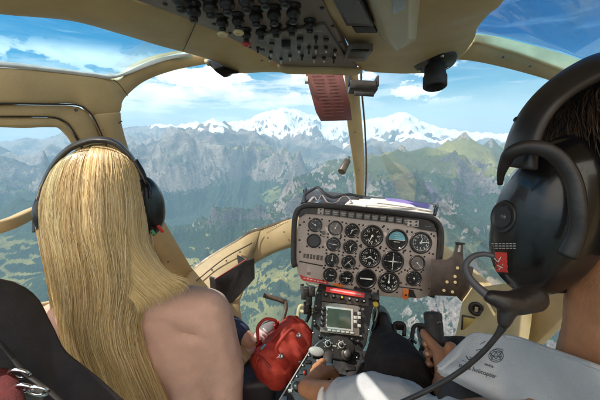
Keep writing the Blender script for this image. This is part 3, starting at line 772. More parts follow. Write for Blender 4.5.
# cabin air nozzles
def nozzle(label, px, py, d, ax, s):
    t_ = thing('air_nozzle', label, 'air nozzle', tuple(P(px, py, d)), group='cabin air nozzles at the top of the windscreen')
    b = bmesh.new(); lathe(b, [(.030*s, -.012*s), (.033*s, 0), (.030*s, .004*s), (.019*s, .005*s), (.015*s, .009*s)], P(px, py, d), ax, 30); bm_obj('flange', b, M['black'], t_, smooth=True)
    b = bmesh.new(); lathe(b, [(.016*s, .004*s), (.0165*s, .022*s), (.0185*s, .026*s), (.0185*s, .042*s), (.016*s, .044*s), (.013*s, .030*s), (0, .028*s)], P(px, py, d), ax, 30, ); bm_obj('barrel', b, M['blackmatt'], t_, smooth=True)
    for k in (0, 2.4, 4.4):
        _, e1, e2 = frame_of(ax); b = bmesh.new()
        lathe(b, [(0, .007*s), (.0025*s, .006*s), (.003*s, .003*s)], P(px, py, d) + e1 * (.0255*s*math.cos(k)) + e2 * (.0255*s*math.sin(k)), ax, 8); bm_obj('screw', b, M['steel'], t_, smooth=True)
nozzle('black round air nozzle right of the overhead lamp', 435, 62, .94, (-.05, -.35, -1), 1.9)
t_ = thing('air_nozzle', 'black slanted air nozzle below the left roof beam', 'air nozzle', tuple(P(220, 66, 1.06)), group='cabin air nozzles at the top of the windscreen')
b = bmesh.new(); a1, a2 = P(207, 61.5, 1.05), P(238, 72.5, 1.09)
prism(b, [P(207,60,.95), P(209,65,.94), P(216,72,.93), P(224,77.5,.925), P(227,77,.93), P(230,74,.94), P(238,73.5,.96), P(225,64,.98)], (0, .05, .01)); bm_obj('barrel', b, M['black'], t_, bevel=.003)
b = bmesh.new(); tube(b, [P(205.5,60.5,.945), P(209,64.5,.94)], .006, 10); bm_obj('pivot', b, M['khaki2'], t_, smooth=True)

# checklist card, compass, thermometer
ck = thing('checklist_card', 'dark maroon checklist card hanging at the top of the centre post', 'card', tuple(P(328, 96, 1.10)))
b = bmesh.new(); o_ = [P(305,72,1.10), P(342,71,1.12), P(350,103,1.12), P(352,120,1.115), P(321,121,1.10), P(316,112,1.10)]
prism(b, o_, FW * .004); bm_obj('board', b, M['maroon'], ck, bevel=.001)
b = bmesh.new()
for i in range(13):
    t1 = .08 + .068 * i
    for (s0, s1) in ((.16, .50), (.55, .86)):
        w = random.uniform(.75, 1.0)
        L0 = P(305,72,1.0975).lerp(P(321,121,1.0975), t1); R0 = P(342,71,1.1165).lerp(P(352,120,1.1115), t1)
        pA, pB = L0.lerp(R0, s0), L0.lerp(R0, s0 + (s1 - s0) * w)
        obox(b, (pA + pB) / 2 - FW * .001, (pB - pA).normalized(), UP, FW, (pB - pA).length, .0028, .0006)
bm_obj('lettering', b, M['marooninset'], ck)
b = bmesh.new(); obox(b, P(306.5, 80, 1.10), RT, UP, FW, .012, .024, .016); bm_obj('clip', b, M['steel'], ck, bevel=.002)
cm = thing('standby_compass', 'black box compass on a bracket beside the centre post', 'compass', tuple(P(362, 88, 1.17)))
b = bmesh.new(); obox(b, P(362.5, 87.5, 1.17), (RT + UP * -.05).normalized(), UP, FW, .106, .036, .06); bd = bm_obj('case', b, M['black'], cm, bevel=.004)
b = bmesh.new(); obox(b, P(364, 94, 1.14), (RT + UP * -.06).normalized(), UP, FW, .075, .016, .006); bm_obj('hood', b, M['blackmatt'], bd, bevel=.002)
b = bmesh.new(); obox(b, P(349.5, 79, 1.16), RT, UP, FW, .010, .05, .03); obox(b, P(376.5, 83, 1.16), RT, UP, FW, .008, .04, .05); bm_obj('bracket', b, M['seal'], cm, bevel=.002)
th = thing('thermometer', 'small grey brown air thermometer stuck through the windscreen glass', 'thermometer', tuple(P(344, 167, 1.38)))
b = bmesh.new(); tube(b, [P(347.5,160.5,1.41), P(341.5,172,1.37)], [.016,.018], 16); bm_obj('body', b, M['bronze'], th, bevel=.002)
b = bmesh.new(); tube(b, [P(349,157,1.42), P(347,161,1.405)], [.006,.006], 10); bm_obj('stem', b, M['steel'], th, smooth=True)
# ------------------------------------------------------------------ instrument panel
DP = 1.15
PN = -FW                                   # the panel faces the back seat, tilted up
S = DP / FPX                               # metres per photo pixel on the panel
def Q(px, py, off=0.0): return P(px, py, DP) + PN * off
ca, sa_ = math.cos(R_(-5.5)), math.sin(R_(-5.5))
PX_ = (RT * ca + UP * sa_).normalized(); PY_ = (UP * ca - RT * sa_).normalized()
ip = thing('instrument_panel', 'grey helicopter instrument panel full of round black gauges', 'instrument panel', tuple(Q(366, 300)))
outline = [(300,213),(306,208.5),(320,208.5),(360,212),(400,217),(422,220),(431,223),(436,229),(437.5,238),(436,260),(431,291),(428,296),(420,298.6),(405,298),(385,296.5),(350,292),(318,285.5),(303,281),(298,274),(296,262),(297,230)]
b = bmesh.new(); prism(b, [Q(*q, 0) for q in outline], -PN * .012)
bm_obj('face_plate', b, M['panel'], ip, bevel=.0015)
b = bmesh.new(); prism(b, [Q(*q, -.013) for q in ((299,222),(434,236),(430,290),(300,270))], -PN * .16); bm_obj('case', b, M['black'], ip, bevel=.01)
# black hood round the face
hood = [(294.5,267),(293,262),(292.7,250),(293.5,225),(295,214),(299,207.5),(307,204.6),(330,205.5),(370,209.5),(405,213.5),(425,216),(434,219),(440,226),(441.5,238),(440,256),(436,278),(433.5,290),(431.5,297)]
b = bmesh.new()
hp = crom([(*h_, 0) for h_ in hood], 70)
rows = []
for i, h_ in enumerate(hp):
    t_ = np.array(hp[min(i + 1, 69)]) - np.array(hp[max(i - 1, 0)]); t_ /= np.linalg.norm(t_)
    nx, ny = t_[1], -t_[0]                 # outward in pixel space (y down)
    pr = [(-3.6, -.006), (-3.6, .006), (-3.0, .011), (1.2, .013), (1.9, .008), (1.9, -.10), (-2.5, -.10)]
    rows.append([b.verts.new(Q(h_[0] + nx * w, h_[1] + ny * w, o_)) for w, o_ in pr])
for i in range(69):
    for j in range(7): b.faces.new((rows[i][j], rows[i][(j + 1) % 7], rows[i + 1][(j + 1) % 7], rows[i + 1][j]))
b.faces.new(rows[0]); b.faces.new(rows[-1][::-1])
bm_obj('hood', b, M['black'], ip, bevel=.001)
def disc(bm, c, r, off=0.0, seg=30, h=.0008):
    lathe(bm, [(0, h), (r, h), (r, 0)], c + PN * off, PN, seg)
def gauge(px, py, rp, style='round', marks=24, needles=((40, .75),), pale=False, digits=False):
    c = Q(px, py, .0005); r = rp * S
    b = bmesh.new()
    lathe(b, [(r * .86, .000), (r * .86, .004), (r * .92, .0065), (r * 1.0, .0065), (r * 1.06, .004), (r * 1.07, 0)], c, PN, 40)
    g = bm_obj('gauge', b, M['black'], ip, smooth=True)
    b = bmesh.new(); disc(b, c, r * .87, .0006, 36)
    bm_obj('dial', b, M['dial_pale'] if pale else M['dial'], g)
    fr = lambda a: (PX_ * math.sin(a) + PY_ * math.cos(a))
    if style in ('round', 'small', 'altimeter'):
        b = bmesh.new()
        a0, a1 = (0, 2 * math.pi) if style != 'small' else (R_(-140), R_(140))
        for k in range(marks + (0 if style != 'small' else 1)):
            a = a0 + (a1 - a0) * k / marks; d = fr(a); e = fr(a + math.pi / 2)
            big = k % 4 == 0 if marks > 12 else k % 2 == 0
            L = r * (.15 if big else .08)
            obox(b, c + d * (r * .80 - L / 2) + PN * .0018, e, d, PN, r * (.05 if big else .025), L, .0003)
        bm_obj('scale', b, M['white'], g)
        if digits:
            b = bmesh.new()
            nd = 10 if style == 'altimeter' else 8
            for k in range(nd):
                a = 2 * math.pi * k / nd
                text_into(b, str(k if style == 'altimeter' else (k * 2 + 2)), c + fr(a) * r * .56 + PN * .0018, PX_, PY_, r * .27)
            bm_obj('numerals', b, M['white'], g)
    if style == 'horizon':
        b = bmesh.new()
        pts = [c + fr(a) * r * .80 + PN * .0020 for a in np.linspace(R_(-88), R_(88), 20)]
        prism(b, pts, PN * .0004); bm_obj('sky_half', b, M['cyan'], g)
        b = bmesh.new(); obox(b, c + PN * .003, PX_, PY_, PN, r * 1.55, r * .035, .0004); obox(b, c + PN * .003 - PY_ * r * .2, PX_, PY_, PN, r * .6, r * .04, .0004)
        for yy in (.2, .4, .6): obox(b, c + PN * .0026 + PY_ * r * yy, PX_, PY_, PN, r * (.35 if yy != .4 else .55), r * .03, .0004)
        bm_obj('horizon_bar', b, M['white'], g)
        b = bmesh.new(); lathe(b, [(0, .01), (r * .13, .01), (r * .16, .004), (r * .16, 0)], c - PY_ * r * .8 + PX_ * r * .35, PN, 14); bm_obj('cage_knob', b, M['steel'], g, smooth=True)
    if style == 'blank':
        b = bmesh.new(); obox(b, c + PN * .002, PX_, PY_, PN, r * 1.25, r * .13, .0006); bm_obj('strip', b, M['white'], g)
    for a, L in needles:
        a = R_(a); d = fr(a); e = fr(a + math.pi / 2); b = bmesh.new()
        prism(b, [c - d * r * .14 + e * r * .05 + PN * .0028, c - d * r * .14 - e * r * .05 + PN * .0028, c + d * r * L * .82 - e * r * .02 + PN * .0028, c + d * r * L + PN * .0028, c + d * r * L * .82 + e * r * .02 + PN * .0028], PN * .0005)
        lathe(b, [(0, .0045), (r * .10, .0045), (r * .10, .0030)], c, PN, 12)
        bm_obj('needle', b, M['white'], g)
    for sx_, sy_ in ((1, 1), (1, -1), (-1, 1), (-1, -1)):
        b = bmesh.new(); lathe(b, [(0, .0016), (.0030, .0014), (.0038, 0)], Q(px, py, .0004) + PX_ * sx_ * r * .93 + PY_ * sy_ * r * .93, PN, 8)
        bm_obj('screw', b, M['seal'], g, smooth=True)
    return g
G = gauge
G(315.2,225,6.7,'small',16,((-60,.7),),False)
G(335.2,228,7,'small',14,((20,.7),),True)
G(352,230.5,7,'small',16,((60,.7),(200,.6)))
G(372,236,10.6,'round',32,((205,.75),),digits=True)
G(396.7,239.8,10.4,'horizon',needles=())
G(420.7,242.7,10.4,'altimeter',50,((80,.8),(15,.55)),digits=True)
G(313.8,240.8,6.7,'plain',16,())
G(333.4,244.2,6.8,'small',16,((95,.7),(-85,.7)))
G(350.2,246.8,6.8,'small',12,((40,.7),(170,.6)))
G(369.8,257.2,10.2,'round',24,((250,.7),(120,.6)),digits=True)
G(392.7,261.4,10.4,'round',8,((0,.6),(90,.6),(180,.6),(270,.6)))
G(417,262.8,7.3,'small',16,((140,.7),),True)
G(331.8,260,6.6,'small',16,((5,.75),))
G(348.3,262.2,6.8,'small',16,((45,.7),(225,.7),(135,.7)))
G(330,274.8,6.6,'small',16,((95,.65),))
G(346.2,278,6.8,'small',6,((180,.6),(90,.6),(-90,.6)))
G(366,278.7,9.8,'blank',needles=())
G(388.5,282,10.2,'round',36,((0,.8),),digits=True)
G(413.7,278.2,7.3,'small',10,((170,.3),))
# warning lights along the top
b = bmesh.new(); prism(b, [Q(*q, .0022) for q in ((298,213),(304,208),(320,208),(360,211.5),(400,216),(424,219),(433,224),(436,232),(420,229.3),(405,224.4),(360,219.2),(330,215.6),(306,213.8),(299,218))], PN * .002)
bm_obj('annunciator_strip', b, M['black'], ip)
for k in range(11):
    px = 327.5 + 7.85 * k; py = 212.2 + .93 * k
    b = bmesh.new(); obox(b, Q(px, py, .0052), PX_, PY_, PN, 6.2 * S, 5.8 * S, .003); w_ = bm_obj('warning_light', b, pmat('smoked_lens', (.13,.115,.11), .25, var=.15) if k == 0 else bpy.data.materials['smoked_lens'], ip, bevel=.0006)
    b = bmesh.new(); obox(b, Q(px, py - .9, .0069), PX_, PY_, PN, 4.2 * S, .7 * S, .0004); obox(b, Q(px, py + 1.0, .0069), PX_, PY_, PN, 3.4 * S, .7 * S, .0004); bm_obj('legend', b, M['offwhite'], w_)
for (px, py) in ((320.5, 211.3), (412.5, 223.2)):
    b = bmesh.new(); obox(b, Q(px, py, .0055), PX_, PY_, PN, (6 if px < 400 else 11) * S, 6.4 * S, .004); w_ = bm_obj('test_plate', b, M['panel'], ip, bevel=.0006)
    for dx in ((0,) if px < 400 else (-2.8, 3)):
        for dy in (-1.7, 1.7):
            b = bmesh.new(); lathe(b, [(0, .004), (.9 * S, .004), (.9 * S, 0)], Q(px + dx, py + dy, .007), PN, 10); bm_obj('button', b, M['black'], w_)
b = bmesh.new(); text_into(b, 'HB-XQG', Q(427.5, 226, .0046), PX_, PY_, 2.6 * S) if False else text_into(b, '-- ---', Q(427.5, 226, .0046), PX_, PY_, 3.2 * S); bm_obj('registration_plate', b, M['offwhite'], ip)
# labels, small plates, lock
b = bmesh.new(); obox(b, Q(325, 218.8, .0006), PX_, PY_, PN, 16 * S, 1.4 * S, .0005); bm_obj('label_strip', b, M['offwhite'], ip)
b = bmesh.new(); obox(b, Q(311, 263.6, .0006), (PX_ + PY_ * -.10).normalized(), PY_, PN, 24 * S, 1.2 * S, .0008); bm_obj('slot', b, M['seal'], ip)
b = bmesh.new()
for k, (dx, w_, h_) in enumerate(((0, 2.2, 4.2), (3.2, 2.6, 4.6), (6.6, 2.2, 4.6), (9.6, 2.4, 4.2), (13.4, 3.0, 5.0), (17.0, 2.4, 4.6))):
    obox(b, Q(304.5 + dx, 255.8 + dx * .13, .0006), PX_, PY_, PN, w_ * S, h_ * S, .0006)
bm_obj('hour_meter', b, pmat('dark_digits', (.10,.08,.075), .5, scale=60, var=.3), ip)
b = bmesh.new(); lathe(b, [(0, .006), (1.4 * S, .006), (1.8 * S, .003), (1.8 * S, 0)], Q(323.5, 233, .0004), PN, 14); obox(b, Q(323.7, 236.6, .001), PX_, PY_, PN, 2.8 * S, 1.2 * S, .002); bm_obj('key_lock', b, M['darkmetal'], ip, smooth=False)
b = bmesh.new(); text_into(b, '80', Q(309, 273.5, .0012), PX_, PY_, 3.6 * S); bm_obj('small_label', b, M['seal'], ip)
b = bmesh.new(); prism(b, [Q(*q, .0006) for q in ((299.5,274.5),(305,276.8),(328,281.2),(328.5,284.4),(304,280.6),(301,278.6))], PN * .0006); lb = bm_obj('red_placard', b, M['red'], ip)
b = bmesh.new()
for k in range(7): obox(b, Q(304.5 + 3.4 * k, 278.2 + .72 * k, .0014), (PX_ + PY_ * -.09).normalized(), PY_, PN, 2.4 * S, .7 * S, .0004)
bm_obj('lettering', b, M['paper'], lb)
b = bmesh.new(); prism(b, [Q(*q, .0006) for q in ((334,283.2),(343.5,284.6),(343,287.8),(333.5,286.2))], PN * .0008); bm_obj('orange_placard', b, M['orange'], ip)
b = bmesh.new(); prism(b, [Q(*q, .0006) for q in ((354,286.6),(372,289.6),(371.6,293),(353.6,290))], PN * .0008); bm_obj('black_placard', b, M['seal'], ip)
b = bmesh.new(); obox(b, Q(405.2, 294, .004), PX_, PY_, PN, 5.2 * S, 10 * S, .006); tg = bm_obj('orange_tag', b, M['orange'], ip, bevel=.001)
b = bmesh.new(); lathe(b, [(0, .003), (1.0 * S, .003), (1.0 * S, 0)], Q(405.2, 294.5, .007), PN, 10); bm_obj('hole', b, M['seal'], tg)
b = bmesh.new(); prism(b, [Q(*q, .0006) for q in ((408.5,289),(413,290),(416,297.5),(408,296.5))], PN * .003); bm_obj('guard', b, M['seal'], ip)
b = bmesh.new(); obox(b, Q(409, 288, .0008), (PX_ + PY_ * -.02).normalized(), PY_, PN, 24 * S, 1.0 * S, .001); bm_obj('slot', b, M['seal'], ip)
for q in ((300,225),(299.5,240),(300,252),(434,236),(433,254),(432,270),(429,288),(404,251),(360,246),(341,237),(382,270),(405,270),(421,290),(356,268),(339,268),(378,292),(401,283),(324,268),(323,247),(304,222),(380,248),(407,232),(384,226)):
    b = bmesh.new(); lathe(b, [(0, .0018), (.0030, .0016), (.0040, 0)], Q(*q, .0004), PN, 8); bm_obj('screw', b, M['seal'], ip, smooth=True)

# dark tray on top of the panel
tr = thing('glareshield_tray', 'dark shallow tray on top of the instrument panel', 'tray', tuple(P(368, 208, 1.25)))
b = bmesh.new()
tb = [P(302,204,1.16), P(434,216,1.16), P(436,203.5,1.42), P(306,189,1.42)]
prism(b, tb, (0, 0, -.012)); bm_obj('base', b, M['brownblack'], tr, bevel=.003)
b = bmesh.new(); tube(b, [tb[0], tb[3]], .006, 8); bm_obj('rim', b, M['seal'], tr)
b = bmesh.new(); prism(b, [P(303,189.5,1.42), P(437,204.5,1.42), P(437,208,1.42), P(303,193,1.42)], (0, .01, 0)); bm_obj('back_wall', b, M['seal'], tr, bevel=.002)
b = bmesh.new(); prism(b, [P(434,216.5,1.17), P(434.5,212.5,1.17), P(437,202.5,1.41), P(437,208,1.41)], (.008, 0, 0)); bm_obj('side_wall', b, M['seal'], tr, bevel=.002)
# straps
b = bmesh.new(); tube(b, [P(*q) for q in ((304,203,1.17),(305,195,1.22),(312,190,1.26),(318,187.5,1.27),(324,193,1.24),(332,197,1.23),(341,196,1.24),(350,194.5,1.26),(362,197,1.28))], .0075, 10, 60, flat=.5)
st = bm_obj('black_strap', b, M['seal'], None, smooth=True); tag(st, 'black strap lying looped at the left end of the tray', 'strap')
b = bmesh.new(); tube(b, [P(*q) for q in ((309,202,1.16),(314,197,1.20),(318,201,1.18),(322,196,1.20),(328,203,1.17),(336,203,1.18),(341,198,1.21),(347,197,1.21),(352,203,1.18),(346,206,1.165))], .006, 10, 70, flat=.4)
st = bm_obj('grey_strap', b, pmat('grey_webbing', (.33,.29,.27), .8, var=.15, scale=90, bump=.5), None, smooth=True); tag(st, 'grey webbing strap coiled in front of the black one on the tray', 'strap')
b = bmesh.new(); obox(b, P(318, 201.5, 1.165), (PX_ + PY_ * .5).normalized(), (0,1,.1), PN, .030, .02, .012); bk = bm_obj('buckle', b, M['steel'], None, bevel=.002); tag(bk, 'small steel buckle lying by the straps on the tray', 'buckle')
# papers and folder
def sheet(name, quad, mat, label, cat, group=None, h=.004, curl=.006):
    g_ = [[quad[0], quad[1]], [quad[3], quad[2]]]
    rows = []
    for v in (0, .5, 1):
        L = [quad[0][k] + (quad[3][k] - quad[0][k]) * v for k in range(3)]; R2 = [quad[1][k] + (quad[2][k] - quad[1][k]) * v for k in range(3)]
        rows.append([tuple(L[k] + (R2[k] - L[k]) * u + (0 if k != 1 else -curl * 300 * math.sin(u * math.pi) * (.3 + .2 * v)) for k in range(3)) for u in (0, .33, .66, 1)])
    o = patch(name, rows, mat, None, thick=h, nu=16, nv=8); tag(o, label, cat, group); return o
sheet('paper', [(354,206,1.18),(433,214,1.175),(434,208,1.28),(360,199,1.28)], M['paper'], 'lowest sheaf of white papers spread across the right of the tray', 'papers', 'papers on the tray', .005)
sheet('paper', [(366,205,1.19),(432,211.5,1.19),(433,205.5,1.30),(371,198.5,1.30)], M['paper'], 'upper white papers just under the purple folder', 'papers', 'papers on the tray', .004)
sheet('folder', [(390,204.5,1.21),(428,209,1.21),(431,204.8,1.31),(385,198.2,1.31)], M['purple'], 'purple folder on top of the papers', 'folder', None, .004)
sheet('paper', [(345,205,1.165),(366,207.6,1.165),(368,203,1.24),(350,200.5,1.24)], M['paper'], 'short folded white note at the foot of the centre post', 'papers', 'papers on the tray', .007)
sheet('paper', [(376,202.5,1.215),(431,211,1.18),(431,209.5,1.22),(378,199.8,1.25)], M['paper'], 'curled narrow white sheet crossing in front of the purple folder', 'papers', 'papers on the tray', .003)

# dark bracket plate to the right of the panel
mp = thing('mounting_plate', 'dark brown drilled metal plate sticking out right of the instrument panel', 'bracket', tuple(P(450, 275, 1.12)))
D2 = 1.11
b = bmesh.new(); prism(b, [P(x_, y_, D2) for x_, y_ in ((432,259),(436,260),(447,259.5),(452,256),(455,250),(456,244),(463.5,243.5),(463,252),(464,261),(467,265),(474,267.5),(472,277),(470,286),(467,296),(464.5,302),(461,301),(457,296.5),(446,296),(430,295.5))], FW * .006)
pl_ = bm_obj('plate', b, M['brownblack'], mp, bevel=.0015)
b = bmesh.new(); obox(b, P(460, 243.3, D2 - .004), PX_, PY_, PN, .034, .006, .010); bm_obj('lug', b, M['seal'], mp, bevel=.001)
b = bmesh.new(); obox(b, P(459.3, 248.5, D2 - .001), PX_, PY_, PN, .008, .026, .003); bm_obj('slot', b, M['offwhite'], pl_)
for q in ((457.5,268),(455,276.5),(447,282),(455.2,282.3),(444,290.5),(452.5,292)):
    b = bmesh.new(); lathe(b, [(0, .0012), (.0055, .0012), (.0055, 0)], P(*q, D2 - .0002), PN, 14); bm_obj('hole', b, M['cream'], pl_)
# ------------------------------------------------------------------ centre radio console
cc_ = thing('centre_console', 'narrow black radio console running down from the panel to the floor', 'console', tuple(P(335, 350, 1.0)))
# console face: a plane given by four photo corners
Kc = [P(319,284,1.135), P(376,294,1.135), P(366,345,1.02), P(311,342,1.02)]
KX = ((Kc[1] - Kc[0]).normalized() + (Kc[2] - Kc[3]).normalized()).normalized()
KY0 = ((Kc[0] - Kc[3]).normalized() + (Kc[1] - Kc[2]).normalized()).normalized()
KN = KX.cross(KY0).normalized(); KY = KN.cross(KX).normalized()
K0 = Kc[3]
def K(px, py, off=0.0):
    r = ray(px, py); t_ = (K0 + KN * off).dot(KN) / r.dot(KN); return r * t_
def KS(px, py): return K(px, py).dot(FW) / FPX
b = bmesh.new(); prism(b, [K(*q) for q in ((319,283.5),(376.5,293.5),(371,318),(366.5,344),(362,352),(311,350),(313,332),(316,305))], -KN * .14)
bm_obj('radio_rack', b, M['blackmatt'], cc_, bevel=.003)
b = bmesh.new(); prism(b, [K(*q, .0005) for q in ((319.5,284),(376,294),(374.5,300),(318,290))], KN * .006)
bm_obj('light_bar_base', b, M['black'], cc_, bevel=.001)
b = bmesh.new(); prism(b, [K(*q, .0068) for q in ((326,287),(364.5,293.4),(364,298.4),(325.5,292))], KN * .005); rb = bm_obj('red_warning_bar', b, pmat('red_bar', (.80,.06,.05), .35, var=.08), cc_, bevel=.001)
b = bmesh.new(); prism(b, [K(*q, .0122) for q in ((330,288.8),(361,294),(360.9,295.4),(329.9,290.2))], KN * .0005); bm_obj('lettering', b, pmat('pink_lettering', (.82,.40,.38), .5), rb)
def kbox(name, px, py, wx, wy, h, mat, par=cc_, off=0.0, bev=.0006):
    b = bmesh.new(); s = KS(px, py); obox(b, K(px, py, off + h / 2), KX, KY, KN, wx * s, wy * s * 1.12, h); return bm_obj(name, b, mat, par, bevel=bev)
def kknob(name, px, py, rp, h, mat, par=cc_, off=0.0, seg=16):
    b = bmesh.new(); r = rp * KS(px, py); lathe(b, [(0, h), (r * .8, h), (r * .9, h * .85), (r, h * .2), (r, 0)], K(px, py, off), KN, seg); return bm_obj(name, b, mat, par, smooth=True)
# selector row
sel = kbox('audio_panel', 345, 298.5, 47, 9.5, .006, M['brownblack'])
for i, (dx, m_) in enumerate(((-19,'steel'),(-11.5,'offwhite'),(-3,'yellow'),(4.5,'offwhite'),(12,'offwhite'),(19,'steel'))):
    kknob('selector', 345 + dx, 298.6 + dx * .17, 2.2 if i in (1,2) else 1.7, .012, M['black'], sel, .006)
    kbox('pointer', 345 + dx, 297.8 + dx * .17, 1.5, 1.5, .001, M[m_], sel, .0185, 0)
for row, (y0, n0) in enumerate(((304.6, 9), (309.6, 8))):
    for k in range(n0):
        px = 331.5 + 3.9 * k; py = y0 + .62 * k
        kknob('push_button', px, py, 1.35, .006, M['offwhite'] if (k + row) % 2 else M['panel'], cc_)
# radio
rd = kbox('radio', 340, 319, 38, 26, .012, pmat('radio_bezel', (.17,.145,.125), .45, var=.15, scale=50, bump=.2), bev=.002)
kbox('screen_surround', 339.5, 318.5, 27, 19, .002, M['offwhite'], rd, .0122)
kbox('screen', 339, 318.3, 23.6, 15.6, .001, M['lcd'], rd, .0145)
for r_ in range(4):
    for c_ in range(2):
        kbox('key', 355.2 + c_ * 4.0, 313.5 + r_ * 4.1, 3.0, 2.6, .004, M['offwhite'] if (r_ + c_) % 3 else M['black'], rd, .012)
for r_ in range(4): kknob('dial_knob', 323.5 - .4 * r_, 309.5 + 5.2 * r_, 2.2, .014, M['black'], rd, .010)
for k in range(6): kbox('soft_key', 329.5 + 4.5 * k, 330.2 + .55 * k, 3.4, 1.6, .003, M['offwhite'], rd, .012)
kbox('chrome_strip', 341, 333.8, 42, 1.5, .006, M['steel'], cc_, .001)
for q, m_ in (((317.5,293),'steel'),((373,303),'steel'),((316,306),'steel'),((371.5,315),'steel'),((314.5,321),'steel'),((369,330),'steel'),((313.2,333),'steel')):
    kknob('screw', *q, .9, .003, M[m_], cc_)
for k, (px, py) in enumerate(((316,312),(315,325),(320,337),(327,338.5),(352,340),(358,342))):
    kknob('small_knob', px, py, 1.9, .012, M['black'], cc_)
# lower black pod with two round selectors
pod = thing('selector_pod', 'black rounded control pod with two round selectors below the radio', 'control box', tuple(P(337, 346, .96)))
b = bmesh.new(); D3 = .985
pd = [(311,348),(318,341),(327,336.5),(337,335),(347,337),(353,342),(356,349),(353,357),(343,361),(333,359),(322,357),(313,355)]
prism(b, [P(x_, y_, D3 - .0016 * (y_ - 335)) for x_, y_ in pd], -KN * .05); bm_obj('shell', b, M['black'], pod, bevel=.006, seg=4)
PDN = KN
def pz(x_, y_, o=0.002): return P(x_, y_, D3 - .0016 * (y_ - 335) - o)
for (x_, y_) in ((327.8,344),(341.2,345.2)):
    b = bmesh.new(); lathe(b, [(.007,.001),(.007,.004),(.0105,.004),(.0105,.001)], pz(x_, y_), PDN, 24); sr = bm_obj('selector_ring', b, M['offwhite'], pod, smooth=True)
    b = bmesh.new(); lathe(b, [(0,.014),(.006,.014),(.0068,.003),(.0068,0)], pz(x_, y_), PDN, 18); bm_obj('knob', b, M['black'], sr, smooth=True)
    for a in range(5):
        b = bmesh.new(); obox(b, pz(x_, y_, .004) + KX * .014 * math.cos(a * .9 + .3) + KY * .014 * math.sin(a * .9 + .3), KX, KY, KN, .004, .0018, .0005); bm_obj('mark', b, M['offwhite'], sr)
b = bmesh.new(); obox(b, pz(334.5, 346), KX, KY, KN, .012, .003, .001); obox(b, pz(332.5, 350), KX, KY, KN, .004, .006, .001); bm_obj('legend', b, M['offwhite'], pod)
b = bmesh.new(); lathe(b, [(0,.016),(.010,.016),(.012,.013),(.013,.004),(.017,.003),(.018,0)], pz(346.5, 354.5), PDN, 24); bm_obj('trim_knob', b, M['darkmetal'], pod, smooth=True)
b = bmesh.new(); lathe(b, [(0,.004),(.018,.004),(.021,0)], pz(316.5, 351.5), PDN, 26, sx=1.25, sy=.7, e1=(.9,.1,-.35)); bm_obj('grey_cap', b, M['panel'], pod, smooth=True)
# lower console plinth down to the floor, with white edge line, breakers
pb = thing('console_plinth', 'black lower console with switches and a pale edge strip between the seats', 'console', tuple(P(320, 385, .85)))
b = bmesh.new()
pt = [P(311,350,.985), P(362,352,.985), P(372,398,.86), P(378,440,.76), P(262,440,.72), P(281,398,.83)]
prism(b, pt, (0, .03, -.22)); bm_obj('plinth', b, M['blackmatt'], pb, bevel=.004)
b = bmesh.new(); tube(b, [P(310.5,349.5,.98), P(296,373,.90), P(281,397.5,.825), P(266,424,.76)], .0022, 6); bm_obj('edge_strip', b, M['offwhite'], pb)
UN = (pt[1] - pt[0]).cross(pt[5] - pt[0]).normalized()
if UN.dot(FW) > 0: UN = -UN
def U(px, py, off=0.0):
    r = ray(px, py); return r * ((pt[0] + UN * off).dot(UN) / r.dot(UN))
UX = (pt[1] - pt[0]).normalized(); UY = UN.cross(UX)
for (px, py, w, h, z_, m_) in ((303,372,.022,.018,.004,'seal'),(304,373,.005,.009,.008,'red'),(296,386,.030,.026,.005,'darkmetal'),(308,362,.018,.012,.006,'black'),(300,362,.010,.006,.004,'brownblack'),(290,391,.012,.008,.006,'offwhite'),(313,368,.012,.020,.006,'black'),(350,368,.03,.02,.006,'black'),(363,362,.012,.012,.01,'steel'),(306,382,.010,.008,.006,'offwhite'),(284,399,.016,.012,.006,'steel'),(318,361,.010,.006,.007,'panel')):
    b = bmesh.new(); obox(b, U(px, py, z_ / 2), UX, UY, UN, w, h, z_); bm_obj('switch', b, M[m_], pb, bevel=.001)
for (px, py) in ((309,356),(303,366),(297,377),(291,384),(299,392),(310,376),(357,358),(366,372)):
    b = bmesh.new(); lathe(b, [(0,.005),(.0035,.005),(.0045,0)], U(px, py), UN, 10); bm_obj('screw', b, M['steel'], pb, smooth=True)
b = bmesh.new(); lathe(b, [(0,.010),(.010,.010),(.013,.004),(.013,0)], U(297, 387, .005), UN, 20); bm_obj('dial_knob', b, M['black'], pb, smooth=True)
# clutter of cables and linkages to the left and right of the rack
def cable(label, pts, r, mat, grp='black cables hanging beside the console'):
    b = bmesh.new(); tube(b, [P(*q) for q in pts], r, 8, 40); o = bm_obj('cable', b, mat, None, smooth=True); tag(o, label, 'cable', grp)
cable('thick black cable looping from under the left of the panel', [(302,284,1.2),(303,292,1.19),(308,300,1.18),(310,312,1.16),(306,322,1.15)], .007, M['seal'])
cable('thin grey wire under the left end of the panel', [(306,283,1.19),(312,289,1.17),(318,287,1.15),(322,296,1.13),(317,304,1.12)], .003, M['offwhite'])
cable('black cable curling right of the radio', [(372,296,1.16),(378,303,1.15),(376,318,1.12),(372,334,1.08),(374,348,1.05)], .006, M['seal'])
cable('thin pale wire right of the radio', [(374,298,1.14),(377,312,1.12),(373,326,1.1),(369,341,1.05)], .0022, M['offwhite'])
for i, (px, py, s_) in enumerate(((305,293,1.0),(309,300,.8),(312,291,.8),(307,308,.9))):
    b = bmesh.new(); obox(b, P(px, py, 1.155), (1,.2,-.2), (0,.4,1), FW, .030 * s_, .040 * s_, .03); obox(b, P(px + 1, py - 2, 1.13), (1,.2,-.2), (0,.4,1), FW, .012 * s_, .014 * s_, .02)
    o = bm_obj('connector', b, M['blackmatt'] if i % 2 else M['darkmetal'], None, bevel=.002)
    tag(o, ('black plug block highest under the left end of the panel','small dark plug touching the left side of the radio rack','metal plug block nearest the red placard','lowest dark plug block left of the radio rack')[i], 'connector', 'connectors beside the radio rack')
